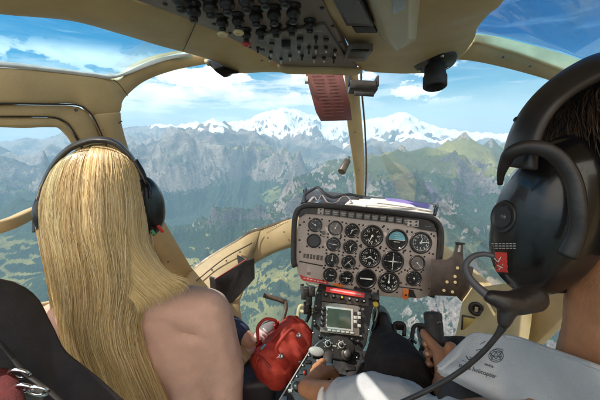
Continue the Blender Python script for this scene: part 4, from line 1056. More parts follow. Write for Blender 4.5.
kn = bmesh.new(); lathe(kn, [(0,.012),(.009,.012),(.011,.008),(.011,0)], P(375,305,1.12), KN, 18)
o = bm_obj('yellow_knob', kn, M['yellow'], None, smooth=True); tag(o, 'round yellow knob at the right edge of the console', 'knob')
b = bmesh.new(); obox(b, P(374.5, 297.5, 1.13), KX, KY, KN, .03, .03, .03); o = bm_obj('relay_box', b, M['black'], None, bevel=.003); tag(o, 'small black box above the yellow knob', 'box')
# collective lever collar
cl = thing('collective_lever', 'steel collared collective lever in front of the pod, gripped by the pilot', 'control lever', tuple(P(324, 385, .78)))
b = bmesh.new(); tube(b, [P(328.5,355,.90), P(327,366,.86)], [.014,.016], 20); bm_obj('shaft', b, M['darkmetal'], cl, smooth=False, bevel=.001)
b = bmesh.new(); tube(b, [P(327.2,367,.857), P(326,375,.835)], [.0225,.0225], 24); bm_obj('collar', b, M['steel'], cl, bevel=.002)
b = bmesh.new(); tube(b, [P(325.8,375.5,.834), P(323,384,.80), P(312,412,.70), P(300,445,.62)], [.018,.018,.017,.017], 18); bm_obj('grip', b, M['bronze'], cl, smooth=True)
# ------------------------------------------------------------------ map pocket, pedals, bag, seat, buckle, cyclic
mpk = thing('map_pocket', 'black map pocket box on the sill beside the woman', 'box', tuple(P(230, 290, 1.12)))
b = bmesh.new()
prism(b, [P(214.5,280,1.14), P(246.5,260,1.20), P(247,281,1.20), P(224,306,1.12), P(216,300,1.13)], (.03, .02, 0)); prism(b, [P(209,277,1.20), P(215,279,1.15), P(217,300,1.14), P(211,296,1.2)], (.004, .01, 0))
bm_obj('case', b, M['black'], mpk, bevel=.003)
b = bmesh.new(); tube(b, [P(214.5,279.5,1.137), P(246.5,259.5,1.197)], .0028, 8); bm_obj('rim', b, M['redpiping'], mpk)
b = bmesh.new(); prism(b, [P(237,256,1.23), P(243,259,1.22), P(246,261,1.21), P(238,264,1.22)], (0, .01, 0)); bm_obj('tab', b, M['black'], mpk)

pd = thing('pedal', 'bent brown metal pedal arm ahead of the woman, above the red bag', 'pedal', tuple(P(286, 318, 1.22)), group='foot pedals in the left footwell')
b = bmesh.new(); tube(b, [P(263.5,295,1.26), P(270,297,1.26), P(279,299.5,1.26), P(286,302.5,1.25)], .0105, 12); bm_obj('foot_bar', b, M['bronze'], pd, smooth=True)
b = bmesh.new(); tube(b, [P(285.5,301.5,1.25), P(286,308,1.24), P(283.5,318,1.22), P(281,330,1.2)], .0085, 12, 16); bm_obj('arm', b, M['bronze'], pd, smooth=True)
pd = thing('pedal', 'pale yellow pedal frame beside the console', 'pedal', tuple(P(300, 322, 1.18)), group='foot pedals in the left footwell')
b = bmesh.new(); tube(b, [P(298,325,1.17), P(298.5,312,1.19), P(301,306,1.2), P(307,308,1.2), P(314,310.5,1.19)], .008, 12, 24); bm_obj('frame', b, M['paleyellow'], pd, smooth=True)
b = bmesh.new(); tube(b, [P(300,311,1.185), P(314,315,1.18)], .006, 10); bm_obj('cross_bar', b, M['paleyellow'], pd, smooth=True)
for i, (pts_, lab) in enumerate((([(395,352,1.1),(396,338,1.12),(394,326,1.14),(398,323,1.14),(404,325,1.14),(404,336,1.12)], 'left black pedal bracket by the pilot shoe'), ([(411,352,1.08),(412,338,1.1),(414,327,1.12),(420,325,1.12),(428,327,1.12)], 'right black pedal bracket beside the stick'))):
    pd = thing('pedal', lab, 'pedal', tuple(P(*pts_[0])), group='pedals under the pilot')
    b = bmesh.new(); tube(b, [P(*q) for q in pts_], .0075, 10, 24); bm_obj('arm', b, M['seal'], pd, smooth=True)
    b = bmesh.new(); q = pts_[3]; obox(b, P(q[0] + 2, q[1] + 3, q[2]), RT, UP, FW, .030, .026, .02); bm_obj('foot_plate', b, M['black'], pd, bevel=.003)
b = bmesh.new()
tube(b, [P(398,345,1.08), P(402,340,1.09), P(407,343,1.08), P(411,339,1.09), P(416,343,1.07)], .005, 8, 20)
o = bm_obj('linkage', b, M['darkmetal'], None, smooth=True); tag(o, 'dark control linkage between the two black pedal brackets', 'linkage')

# red holdall
bag = thing('duffel_bag', 'red leather duffel bag standing beside the console on the footwell floor', 'bag', tuple(P(275, 378, 1.0)))
# long axis runs from the far upper end to the near lower end of the bag
BA = (P(298, 334, 1.06) - P(262, 376, .95)).normalized()
BU0 = Vector((-.35, -.25, .9)); BU = (BU0 - BA * BA.dot(BU0)).normalized(); BW = BA.cross(BU).normalized()
BC = P(283, 350, 1.035)
b = bmesh.new(); nL, nS = 34, 40
Lh, Wh, Hh = .108, .076, .080
rings = []
for i in range(nL + 1):
    s = -1 + 2 * i / nL; e = (1 - abs(s) ** 5.0) ** (1 / 3.0) if abs(s) < 1 else 0.0
    e = max(e, .55) if i in (0, nL) else max(e, .6)
    row = []
    for k in range(nS):
        a = 2 * math.pi * k / nS; ca_, sa2 = math.cos(a), math.sin(a)
        x_ = math.copysign(abs(ca_) ** .8, ca_) * Wh; y_ = math.copysign(abs(sa2) ** .75, sa2) * Hh
        if y_ > 0: x_ *= 1 - .45 * (y_ / Hh) ** 1.5
        wr = .0030 * math.sin(7 * s + 3 * a) + .0022 * math.sin(13 * s - 5 * a + 1) + .002 * math.sin(19 * s + 9 * a)
        sag = -.012 * (1 - s * s) if y_ > 0 else 0
        row.append(b.verts.new(BC + BA * (s * Lh) + BW * (x_ * e * (1 + wr * 8)) + BU * (y_ * e + sag + wr)))
    rings.append(row)
from mathutils import noise as nz_
for row in rings:
    for v in row:
        w = v.co * 14; a1 = abs(nz_.noise(w + Vector((nz_.noise(w * .7) * 1.5, 0, 2)))); a2 = abs(nz_.noise(w * 2.4 + Vector((5, 2, 9))))
        v.co += (v.co - BC).normalized() * (.006 - .030 * max(0, .22 - a1) - .012 * max(0, .18 - a2))
for i in range(nL):
    for k in range(nS): b.faces.new((rings[i][k], rings[i][(k + 1) % nS], rings[i + 1][(k + 1) % nS], rings[i + 1][k]))
b.faces.new(rings[0][::-1]); b.faces.new(rings[-1])
bm_obj('body', b, M['redleather'], bag, smooth=True, sub=1)
def bs(s, w, h): return BC + BA * (s * Lh) + BW * (w * Wh) + BU * (h * Hh)
b = bmesh.new(); tube(b, [bs(-.97,0,.35), bs(-.9,0,.78), bs(-.5,0,.93), bs(0,0,.91), bs(.5,0,.93), bs(.9,0,.80), bs(.97,0,.4)], .0035, 8, 40); z_ = bm_obj('zip', b, M['redpiping'], bag, smooth=True)
b = bmesh.new(); obox(b, bs(-.55,0,1.0), BA, BU, BW, .022, .006, .008); bm_obj('zip_pull', b, M['steel'], z_, bevel=.001)
for sd in (-1, 1):
    b = bmesh.new(); tube(b, [bs(-.42,sd*.78,.35), bs(-.42,sd*.66,.8), bs(-.38,sd*.62,1.05), bs(-.20,sd*.75,1.32), bs(.12,sd*.75,1.32), bs(.34,sd*.62,1.05), bs(.40,sd*.66,.8), bs(.40,sd*.78,.35)], .0055, 10, 50); hd = bm_obj('handle', b, M['redleather'], bag, smooth=True)
    for s in (-.42, .40):
        b = bmesh.new(); obox(b, bs(s, sd * .80, .45), BA, (BU - BW * sd * .45).normalized(), (BW * sd + BU * .45).normalized(), .026, .05, .006); bm_obj('handle_tab', b, M['redpiping'], hd, bevel=.002)
        b = bmesh.new(); lathe(b, [(.004,0),(.004,.003),(.008,.003),(.008,0)], bs(s, sd * .76, .72), BW * sd + BU * .5, 14); bm_obj('ring', b, M['chrome'], hd, smooth=True)
for s in (-.80, .80):
    b = bmesh.new(); pts_ = []
    for k in range(25):
        a = 2 * math.pi * k / 24; ca_, sa2 = math.cos(a), math.sin(a)
        x_ = math.copysign(abs(ca_) ** .8, ca_); y_ = math.copysign(abs(sa2) ** .75, sa2)
        if y_ > 0: x_ *= 1 - .45 * y_ ** 1.5
        pts_.append(bs(s, x_ * .90, y_ * .90))
    tube(b, pts_, .003, 6); bm_obj('piping', b, M['redpiping'], bag, smooth=True)
b = bmesh.new(); obox(b, bs(.1,-.97,-.05), BA, BU, BW, .07, .045, .006); bm_obj('side_tab', b, M['redpiping'], bag, bevel=.002)
b = bmesh.new(); tube(b, [bs(.5,-.95,.3), bs(.2,-1.12,-.2), bs(-.2,-1.15,-.35), bs(-.55,-1.0,.2)], .004, 8, 24, flat=.5); bm_obj('strap', b, M['redpiping'], bag, smooth=True)

# seats
def cushion(name, grid, mat, par, thick=.05, fn=None):
    o = patch(name, grid, mat, par, thick=thick, nu=30, nv=24, fn=fn); o.modifiers[0].offset = -1
    bv = o.modifiers.new('b', 'BEVEL'); bv.width = .012; bv.segments = 3; bv.limit_method = 'ANGLE'
    return o
seat = thing('passenger_seat', 'charcoal leather front passenger seat under the woman', 'seat', tuple(P(120, 400, .8)))
cushion('backrest', [[(-60,268,.52),(-22,281,.56),(-2,292,.585),(20,324,.61),(46,358,.63),(88,400,.65),(150,450,.66)],
                     [(-70,310,.50),(-40,320,.53),(-14,340,.55),(8,366,.57),(36,396,.59),(85,440,.6),(140,480,.61)],
                     [(-90,380,.46),(-60,400,.48),(-30,420,.50),(0,440,.51),(30,470,.52),(70,500,.53),(120,530,.54)]], M['leather'], seat, .07)
b = bmesh.new(); tube(b, pts3([(-60,267,.517),(-22,280,.557),(-2,291,.582),(20,323,.607),(46,357,.627),(88,399,.647)]), .006, 8, 40); bm_obj('piping', b, M['seal'], seat, smooth=True)
b = bmesh.new(); obox(b, (-.47, .95, -.80), RT, (0,1,-.06), (0,0,1), .40, .36, .12); bm_obj('cushion', b, M['leather'], seat, bevel=.03, seg=4)
b = bmesh.new(); obox(b, (-.47, .92, -.905), RT, (0,1,0), (0,0,1), .34, .30, .10); bm_obj('base', b, M['seal'], seat, bevel=.01)
b = bmesh.new(); obox(b, (-.17, .90, -.88), (1,.1,0), (0,1,0), (0,0,1), .17, .18, .10); o = bm_obj('footwell_box', b, M['leather'], None, bevel=.02, seg=3); tag(o, 'low charcoal box under the near end of the red bag', 'box')
# harness buckle, red belt and strap at the near left
bk = thing('harness_ring', 'pair of polished steel harness rings over the dark seat edge', 'buckle', tuple(P(20, 382, .50)))
for (x_, y_, r_, d_) in ((19,374,.0165,.50),(38,391,.0165,.49),(24,388,.013,.485)):
    b = bmesh.new(); pts_ = [P(x_, y_, d_) + RT * (r_ * math.cos(a)) + (UP * .8 - FW * .5).normalized() * (r_ * math.sin(a) * .8) for a in np.linspace(0, 2 * math.pi, 28)]
    tube(b, pts_, .0028, 10); bm_obj('ring', b, M['chrome'], bk, smooth=True)
b = bmesh.new(); obox(b, P(28, 392, .495), (1,.2,-.4), (0,.4,1), FW, .045, .022, .008); bm_obj('plate', b, M['darkmetal'], bk, bevel=.003)
b = bmesh.new(); tube(b, pts3([(-20,372,.50),(-2,382,.49),(6,398,.47),(12,425,.45)]), .020, 14, 24, flat=.5); o = bm_obj('red_jacket', b, pmat('dark_red_cloth', (.10,.012,.012), .8, var=.2, scale=60, bump=.6), None, smooth=True); tag(o, 'dark red cloth edge at the lower left corner beside the seat', 'cloth')
b = bmesh.new(); tube(b, pts3([(-20,325,.49),(0,343,.50),(12,357,.505),(26,374,.50),(50,392,.49),(80,420,.48)]), .0042, 8, 40, flat=.5); o = bm_obj('harness_strap', b, M['seal'], None, smooth=True); tag(o, 'thin black strap running over the seat back to the steel rings', 'strap')
ps = thing('pilot_seat', 'black pilot seat under and behind the pilot', 'seat', (.36, .3, -.95))
b = bmesh.new(); obox(b, (.36, .62, -.78), RT, (0,1,-.05), (0,0,1), .46, .50, .12); bm_obj('cushion', b, M['seal'], ps, bevel=.03, seg=4)
b = bmesh.new(); obox(b, (.44, .19, -.62), RT, (0,-.15,1), (0,1,.15), .40, .40, .05); bm_obj('backrest', b, M['seal'], ps, bevel=.03, seg=4)
b = bmesh.new(); obox(b, (.36, .6, -.90), RT, (0,1,0), (0,0,1), .40, .44, .12); bm_obj('base', b, M['seal'], ps, bevel=.01)

# cyclic stick
cy = thing('cyclic_stick', 'black cyclic stick with a ribbed grip in the pilot hand', 'control stick', tuple(P(440, 395, .80)))
CT, CB = P(432.5, 314, .745), P(438.5, 364, .70)
b = bmesh.new(); ax_ = (CT - CB).normalized(); L_ = (CT - CB).length
prof = [(.012,-.03),(.015,-.02),(.0155,0),(.0150,.02),(.0165,.04),(.0160,.055),(.0178,.075),(.0182,.10),(.0190,.118),(.0185,.130),(.0195,.140),(.0185,.152),(.013,.157),(0,.158)]
prof = [(r_, h_ * L_ / .150) for r_, h_ in prof]
prof = [(r_ * 1.12, h_) for r_, h_ in prof]
lathe(b, prof, CB, ax_, 26); bm_obj('grip', b, M['blackmatt'], cy, smooth=True)
b = bmesh.new(); lathe(b, [(0,.006),(.004,.006),(.0045,0)], CT + ax_ * .004 - FW * .004, ax_, 14); bm_obj('top_button', b, pmat('pink_button', (.7,.3,.25), .4), cy, smooth=True)
b = bmesh.new(); lathe(b, [(0,.007),(.005,.006),(.006,0)], CT - ax_ * .012 - FW * .018 + RT * .004, -FW, 14); bm_obj('trim_button', b, M['darkmetal'], cy, smooth=True)
b = bmesh.new(); obox(b, CT - ax_ * .032 - FW * .0165, RT, ax_, FW, .016, .012, .006); bm_obj('switch', b, M['seal'], cy, bevel=.001)
b = bmesh.new(); obox(b, CT - ax_ * .058 + RT * .020, RT, ax_, FW, .014, .005, .005); bm_obj('trigger', b, M['seal'], cy, bevel=.001)
b = bmesh.new(); tube(b, [CB + ax_ * -.01, CB - ax_ * .06, CB + Vector((.0, .02, -.16))], .011, 12, 12); bm_obj('shaft', b, M['seal'], cy, smooth=True)
# ------------------------------------------------------------------ people
from mathutils.bvhtree import BVHTree
def hairmat(name, c1, c2, c3, rough=0.38):
    m = bpy.data.materials.new(name); m.use_nodes = True
    t = m.node_tree; b_ = t.nodes['Principled BSDF']
    a = N(t, 'ShaderNodeAttribute', attribute_name='tint')
    s = N(t, 'ShaderNodeSeparateColor'); t.links.new(a.outputs['Color'], s.inputs[0])
    c = MIXC(t, s.outputs[0], c1, c2); c = MIXC(t, s.outputs[1], c, c3)
    t.links.new(c, b_.inputs['Base Color']); b_.inputs['Roughness'].default_value = rough
    b_.inputs['Specular IOR Level'].default_value = 0.55
    b_.inputs['Subsurface Weight'].default_value = 0.0
    return m
def strands(name, paths, rads, tints, mat, parent):
    """paths: array (n, k, 3) -> one mesh of fine three-sided hairs."""
    n, k, _ = paths.shape
    tg_ = np.gradient(paths, axis=1); tg_ /= np.linalg.norm(tg_, axis=2, keepdims=True) + 1e-9
    ref = paths / (np.linalg.norm(paths, axis=2, keepdims=True) + 1e-9)
    e1 = np.cross(tg_, ref); e1 /= np.linalg.norm(e1, axis=2, keepdims=True) + 1e-9
    e2 = np.cross(tg_, e1)
    tt = np.linspace(0, 1, k)
    taper = np.where(tt > .8, 1 - (tt - .8) / .2 * .85, 1.0) * np.where(tt < .04, .5, 1)
    r = rads[:, None, None] * taper[None, :, None]
    V_ = np.stack([paths + r * (e1 * math.cos(a) + e2 * math.sin(a)) for a in (math.pi / 2 * 3, math.pi / 6, math.pi / 6 * 5)], 2)
    idx_ = np.arange(n * k * 3).reshape(n, k, 3)
    q_ = np.concatenate([np.stack([idx_[:, :-1, j], idx_[:, :-1, (j + 1) % 3], idx_[:, 1:, (j + 1) % 3], idx_[:, 1:, j]], -1).reshape(-1, 4) for j in range(3)]).astype(np.int32)
    me_ = bpy.data.meshes.new(name)
    me_.vertices.add(V_.size // 3); me_.vertices.foreach_set('co', V_.astype(np.float32).ravel())
    me_.loops.add(q_.size); me_.loops.foreach_set('vertex_index', q_.ravel())
    me_.polygons.add(len(q_)); me_.polygons.foreach_set('loop_start', np.arange(0, q_.size, 4, dtype=np.int32)); me_.polygons.foreach_set('use_smooth', np.ones(len(q_), bool)); me_.update()
    at_ = me_.color_attributes.new('tint', 'FLOAT_COLOR', 'POINT')
    tc_ = np.ones((n, k, 3, 4), np.float32)
    if tints.ndim == 2: tc_[..., :3] = tints[:, None, None, :]
    else: tc_[..., :3] = tints[:, :, None, :]
    at_.data.foreach_set('color', tc_.ravel())
    me_.materials.append(mat)
    o = bpy.data.objects.new(name, me_); link(o)
    if parent is not None: o.parent = parent; o.matrix_parent_inverse = Matrix.Translation(-Vector(parent_world(parent)))
    return o
# ---- the woman
wo_ = thing('person', 'woman with long straight blond hair in a beige top, seen from behind', 'person', tuple(P(120, 460, .95)))
HC = P(97, 205, .715)
skin = blob('body', [
    [(HC + Vector((0,.0,.01)), .088, (.86,1.05,1.12)), (HC + Vector((0,.03,-.06)), .066, (.9,1,1))],
    [(HC + Vector((0,-.01,-.07)), .052), (P(112,285,.76), .055)],
    [(P(118,292,.77), .07, (1.3,.8,.8)), (P(130,345,.83), .105, (1.65,.8,1)), (P(138,400,.90), .10, (1.6,.85,1)), (P(128,470,1.0), .11, (1.4,1,1))],
    [(P(112,292,.765), .05), (P(46,327,.76), .047)], [(P(112,292,.765), .05), (P(205,317,.775), .050)],
    [(P(44,330,.765), .046), (P(22,400,.86), .040), (P(60,420,1.0), .032), (P(150,380,1.12), .026)],
    [(P(208,320,.78), .048), (P(226,372,.86), .042), (P(229,415,.93), .037), (P(215,395,1.05), .031), (P(190,372,1.15), .024)],
    [(P(190,372,1.15), .024), (P(184,368,1.18), .026, (1.3,1,.6)), (P(178,362,1.22), .012)], [(P(186,372,1.19), .010), (P(176,368,1.23), .008)], [(P(184,366,1.19), .010), (P(182,358,1.24), .008)],
    [(P(150,380,1.12), .024), (P(158,376,1.15), .026, (1.3,1,.6)), (P(165,370,1.19), .012)], [(P(160,378,1.16), .010), (P(169,373,1.21), .008)],
    [(P(150,430,1.0), .08), (P(205,345,1.16), .062), (P(215,330,1.22), .055), (P(230,328,1.16), .044), (P(245,337,1.13), .030), (P(252,344,1.13), .028)],
    [(P(100,430,1.0), .08), (P(150,345,1.2), .06), (P(160,330,1.25), .05), (P(190,350,1.3), .04)],
], M['skin_w'], wo_, voxel=.006, smooth=8)
# beige top: the same back, a little larger, ending at the neck and over the arms
top_ = blob('top', [
    [(P(119,300,.775), .066, (1.3,.82,.6)), (P(130,345,.828), .111, (1.66,.82,1)), (P(138,400,.898), .106, (1.62,.87,1)), (P(128,470,1.0), .117, (1.4,1,1))],
    [(P(112,294,.767), .050), (P(46,327,.76), .052)], [(P(112,294,.767), .050), (P(207,311,.775), .059)],
    [(P(44,330,.765), .052), (P(22,400,.86), .046), (P(40,418,.95), .038)],
    [(P(211,316,.78), .058), (P(227,368,.86), .050), (P(229,415,.93), .042), (P(219,400,1.02), .037)],
    [(P(162,320,.765), .052, (1.3,.8,1.1)), (P(178,350,.805), .07, (1.2,.8,1.2)), (P(192,385,.86), .068, (1.1,.9,1.2))], [(P(200,330,.80), .060), (P(206,352,.83), .056), (P(206,385,.88), .052), (P(196,430,.93), .06)], [(P(75,322,.74), .045, (1.2,.8,1.2)), (P(72,350,.78), .05, (1.2,.8,1.2))],
], M['knit'], wo_, voxel=.005, smooth=22, crease=(.0007, 26, (1,1,.6)))
ln = blob('trousers', [[(P(128,475,1.02), .112, (1.4,1,1)), (P(150,430,1.0), .088), (P(205,345,1.16), .068), (P(215,330,1.22), .061), (P(230,328,1.17), .050), (P(240,334,1.14), .042)],
                       [(P(100,430,1.0), .088), (P(150,345,1.2), .066), (P(160,330,1.25), .056), (P(188,348,1.3), .046)]], M['denim'], wo_, voxel=.006, smooth=6)
sh = blob('shoe', [[(P(250,351,1.13), .030, (1,1,1)), (P(255,345,1.14), .033, (.95,1.2,.9)), (P(263,334,1.17), .030, (1.1,1.2,.8)), (P(268,328,1.20), .026, (1.1,1.2,.8))]], M['pinkshoe'], wo_, voxel=.004, smooth=5)
tp = blob('toe_cap', [[(P(266,330,1.180), .029, (1.1,1.1,.8)), (P(271,325,1.215), .026, (1.1,1.1,.8))]], M['greysole'], sh, voxel=.004)
b = bmesh.new()
for k in range(5): tube(b, [P(251 + 3 * k, 338 - 2.4 * k, 1.108 + .010 * k), P(257 + 3 * k, 344 - 2.4 * k, 1.105 + .010 * k)], .0025, 6)
bm_obj('laces', b, M['white'], sh, smooth=True)

# hair: a mass that follows the head and back, with single hairs laid over it
HR = [(144,80,114,.668,.03),(147,67,127,.648,.045),(153,57,134,.632,.06),(163,49,139,.617,.08),(180,42,143,.606,.10),(200,38,147,.60,.11),(230,39,149,.603,.11),(260,45,152,.617,.09),(285,50,152,.64,.085),(305,53,147,.664,.07),(325,53,142,.68,.06),(350,56,146,.70,.05),(400,72,168,.75,.045),(450,84,182,.81,.04)]
HRa = np.array(HR, float)
_ht = np.concatenate([[0], np.cumsum(np.hypot(np.diff(HRa[:, 0]), np.diff(HRa[:, 1]) * .35))]); _ht /= _ht[-1]
def hair_at(t, s, off=0.0):
    """t along 0..1, s across -1..1 -> point arrays"""
    f = lambda j: np.interp(t, _ht, HRa[:, j])
    py, L, R2, ds, rec = (f(j) for j in range(5))
    px = (L + R2) / 2 + (R2 - L) / 2 * s
    arch = (1 - np.sqrt(np.clip(1 - s * s, 0, 1)))
    py = py + arch * 13 * np.clip(1 - t * 3.0, 0, 1)
    d = ds + rec * arch + off
    u = (px - 300) / FPX; v = -(py - 200) / FPX
    return np.stack([d * u, d * (CP + v * SP), d * (-SP + v * CP)], -1)
def hlump(t, s):
    w = s + .10 * np.sin(t * 3.1 + 1) + .05 * np.sin(t * 7.3)
    return (.0026 * np.sin(w * 13 + 2.3 * np.sin(t * 4)) + .0010 * np.sin(w * 29 + 3.2 * np.sin(t * 5 + 1)) + .0060 * np.sin(w * 6.3 + 2 + t + .8 * np.sin(t * 5))) * np.clip(t * 4, 0, 1)
b = bmesh.new(); nT, nSx = 70, 44; rows = []
for i in range(nT):
    t_ = i / (nT - 1); s_ = np.linspace(-1, 1, nSx)
    lump = hlump(np.full(nSx, t_), s_)
    fr_ = hair_at(np.full(nSx, t_), s_ * .97, lump + .004); bk_ = hair_at(np.full(nSx, t_), s_[::-1] * .90, .030)
    rows.append([b.verts.new(v) for v in np.concatenate([fr_, bk_])])
for i in range(nT - 1):
    k = len(rows[0])
    for j in range(k): b.faces.new((rows[i][j], rows[i][(j + 1) % k], rows[i + 1][(j + 1) % k], rows[i + 1][j]))
b.faces.new(rows[0]); b.faces.new(rows[-1][::-1])
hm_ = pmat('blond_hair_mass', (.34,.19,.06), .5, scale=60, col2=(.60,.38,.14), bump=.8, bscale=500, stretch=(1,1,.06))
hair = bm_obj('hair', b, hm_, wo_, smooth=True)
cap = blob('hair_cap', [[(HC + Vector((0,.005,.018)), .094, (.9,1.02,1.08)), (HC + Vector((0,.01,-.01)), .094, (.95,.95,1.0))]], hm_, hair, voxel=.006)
n = 11000; k = 40
loc = RNG.uniform(-1, 1, 90); lf = RNG.uniform(1.5, 6, 90); lp = RNG.uniform(0, 6.28, 90); la = RNG.uniform(.01, .085, 90)                       # locks
li = RNG.randint(0, 90, n); s0 = np.where(RNG.rand(n) < .62, loc[li] + RNG.normal(0, .020, n), RNG.uniform(-1, 1, n))
s0 = np.clip(s0, -1, 1)
t0 = np.abs(RNG.normal(0, .012, n)); t1 = np.clip(RNG.normal(.97, .05, n), .6, 1.0)
tt = t0[:, None] + (t1 - t0)[:, None] * np.linspace(0, 1, k)[None, :]
ph = RNG.uniform(0, 6.28, n)[:, None]; fly = (RNG.rand(n) < .06)[:, None]; amp = RNG.uniform(.004, .035, n)[:, None] + fly * RNG.uniform(.03, .12, n)[:, None]
lockid = np.floor(s0 * 26)
sway = (la[li][:, None] * np.sin(tt * lf[li][:, None] + lp[li][:, None]) + .03 * np.sin(tt * 2.6 + s0[:, None] * 2)) * tt * 1.3
ss = np.clip(s0[:, None] * (1 - .05 * tt) + sway + amp * np.sin(tt * RNG.uniform(3, 9, n)[:, None] + ph) * np.clip(tt * 4, 0, 1), -1.06, 1.06)
depth = -(RNG.uniform(0.0, .010, n)[:, None] + fly * RNG.uniform(0, .012, n)[:, None]) * np.clip(tt * 6 + .25, 0, 1) + hlump(tt, ss) + .004
paths = hair_at(tt, np.clip(ss, -1, 1), depth); paths[:, :, 0] += (ss - np.clip(ss, -1, 1)) * .12
gloom = RNG.rand(n) ** 1.3; gloom = np.clip(gloom * .75 + .28 * np.sin(lockid * 1.7) + .22 * (li % 3 == 0), 0, 1)
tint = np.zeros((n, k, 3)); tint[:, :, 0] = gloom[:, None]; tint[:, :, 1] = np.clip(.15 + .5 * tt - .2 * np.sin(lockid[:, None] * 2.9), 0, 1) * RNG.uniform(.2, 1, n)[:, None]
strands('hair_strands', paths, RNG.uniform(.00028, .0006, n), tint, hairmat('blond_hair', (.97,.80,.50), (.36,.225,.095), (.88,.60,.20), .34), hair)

# a sweep of hair falling forward over the right shoulder
nw, kw = 2300, 34
u_ = RNG.rand(nw) ** 1.1; q2 = np.linspace(0, 1, kw)
wp = np.zeros((nw, kw, 3))
for i in range(nw):
    sv = .97 - 1.15 * u_[i] + RNG.normal(0, .01)
    E_ = P(187 - 50 * u_[i] + RNG.normal(0, 1.5), 285 + 24 * u_[i] ** .8 + RNG.normal(0, 2.5), .705 - .035 * u_[i])
    M_ = P(168 - 34 * u_[i], 266 + 14 * u_[i], .655 - .01 * u_[i])
    base_ = hair_at(q2 * .56 + .002, np.full(kw, min(sv, .985)), -.004 - .006 * RNG.rand())
    w_ = np.clip((q2 - .55) / .45, 0, 1); w_ = w_ * w_ * (3 - 2 * w_)
    w2 = 4 * w_ * (1 - w_) * .35
    wp[i] = base_ * (1 - w_ - w2)[:, None] + np.array(E_)[None] * w_[:, None] + np.array(M_)[None] * w2[:, None]
    wp[i] += np.array([.0016, 0, .0008])[None] * np.sin(q2 * RNG.uniform(4, 9) + RNG.uniform(0, 6))[:, None]
tw_ = np.stack([RNG.rand(nw) ** 1.3 * .8, RNG.rand(nw) * .6, np.zeros(nw)], -1)
strands('hair_sweep', wp, RNG.uniform(.0003, .0006, nw), tw_, bpy.data.materials['blond_hair'], hair)

hw = thing('headset', 'black headset worn by the blond woman', 'headset', tuple(P(97, 139, .66)))
b = bmesh.new()
bp = [(34,232,.735),(35,215,.73),(40,190,.715),(50,168,.695),(64,151,.675),(80,142,.662),(97,138.5,.655),(114,141,.66),(128,152,.668),(139,168,.68),(147,184,.69)]
rows = []
for q_ in crom(pts3(bp), 60):
    pass
A_ = [(x_, y_, d_) for x_, y_, d_ in bp]; c0 = np.array([97, 210])
outer = [(x_ + (x_ - 97) * .030, y_ + (y_ - 205) * .030, d_ + .02) for x_, y_, d_ in bp]; inner = [(x_ - (x_ - 97) * .03, y_ - (y_ - 205) * .03, d_ - .016) for x_, y_, d_ in bp]
ribbon('headband', outer, inner, M['black'], hw, thick=.006, bulge=.003, n=60, m=5, bevel=.0015)
b = bmesh.new(); tube(b, pts3([(x_ - (x_ - 97) * .015, y_ - (y_ - 205) * .02, d_ - .022) for x_, y_, d_ in bp]), .0022, 8, 60); bm_obj('steel_band', b, M['darkmetal'], hw, smooth=True)
def earcup(name, c, ax, rx, ry, h, mat, par, e1=(0,0,1)):
    b = bmesh.new(); lathe(b, [(0, h), (.35, h * .985), (.62, h * .90), (.82, h * .72), (.95, h * .42), (1.0, .1 * h), (1.0, 0), (.94, -.006), (.9, -.012), (.92, -.016), (.99, -.022), (.98, -.034), (.85, -.042), (.4, -.043)], c, ax, 40, sx=rx, sy=ry, e1=e1)
    return bm_obj(name, b, mat, par, smooth=True)
cr = earcup('ear_cup', P(146, 207, .70), (1, -.38, 0), .074, .044, .030, M['blackgloss'], hw, (-.15,0,1))
earcup('ear_cup', P(49, 216, .735), (-1, -.15, 0), .060, .042, .020, M['blackgloss'], hw)
b = bmesh.new(); tube(b, pts3([(135,160,.672),(141,172,.678),(145,181,.680),(150,192,.675)]), [.006,.008,.007,.005], 10, 20); bm_obj('yoke', b, M['black'], hw, smooth=True)
b = bmesh.new(); tube(b, pts3([(137,171,.668),(134,176,.665),(138,183,.664),(143,178,.664),(150,186,.668),(151,199,.670)]), .0018, 8, 40); bm_obj('wire', b, M['seal'], hw, smooth=True)
b = bmesh.new(); obox(b, P(160.5, 229, .70), (.3,.2,-.8), (.9,0,.3), FW, .024, .008, .004); bm_obj('red_tag', b, M['red'], hw, bevel=.001)
b = bmesh.new(); obox(b, P(153.5, 232.5, .68), (.3,.2,-.8), (.9,0,.3), FW, .016, .006, .004); bm_obj('green_tag', b, M['green'], hw, bevel=.001)

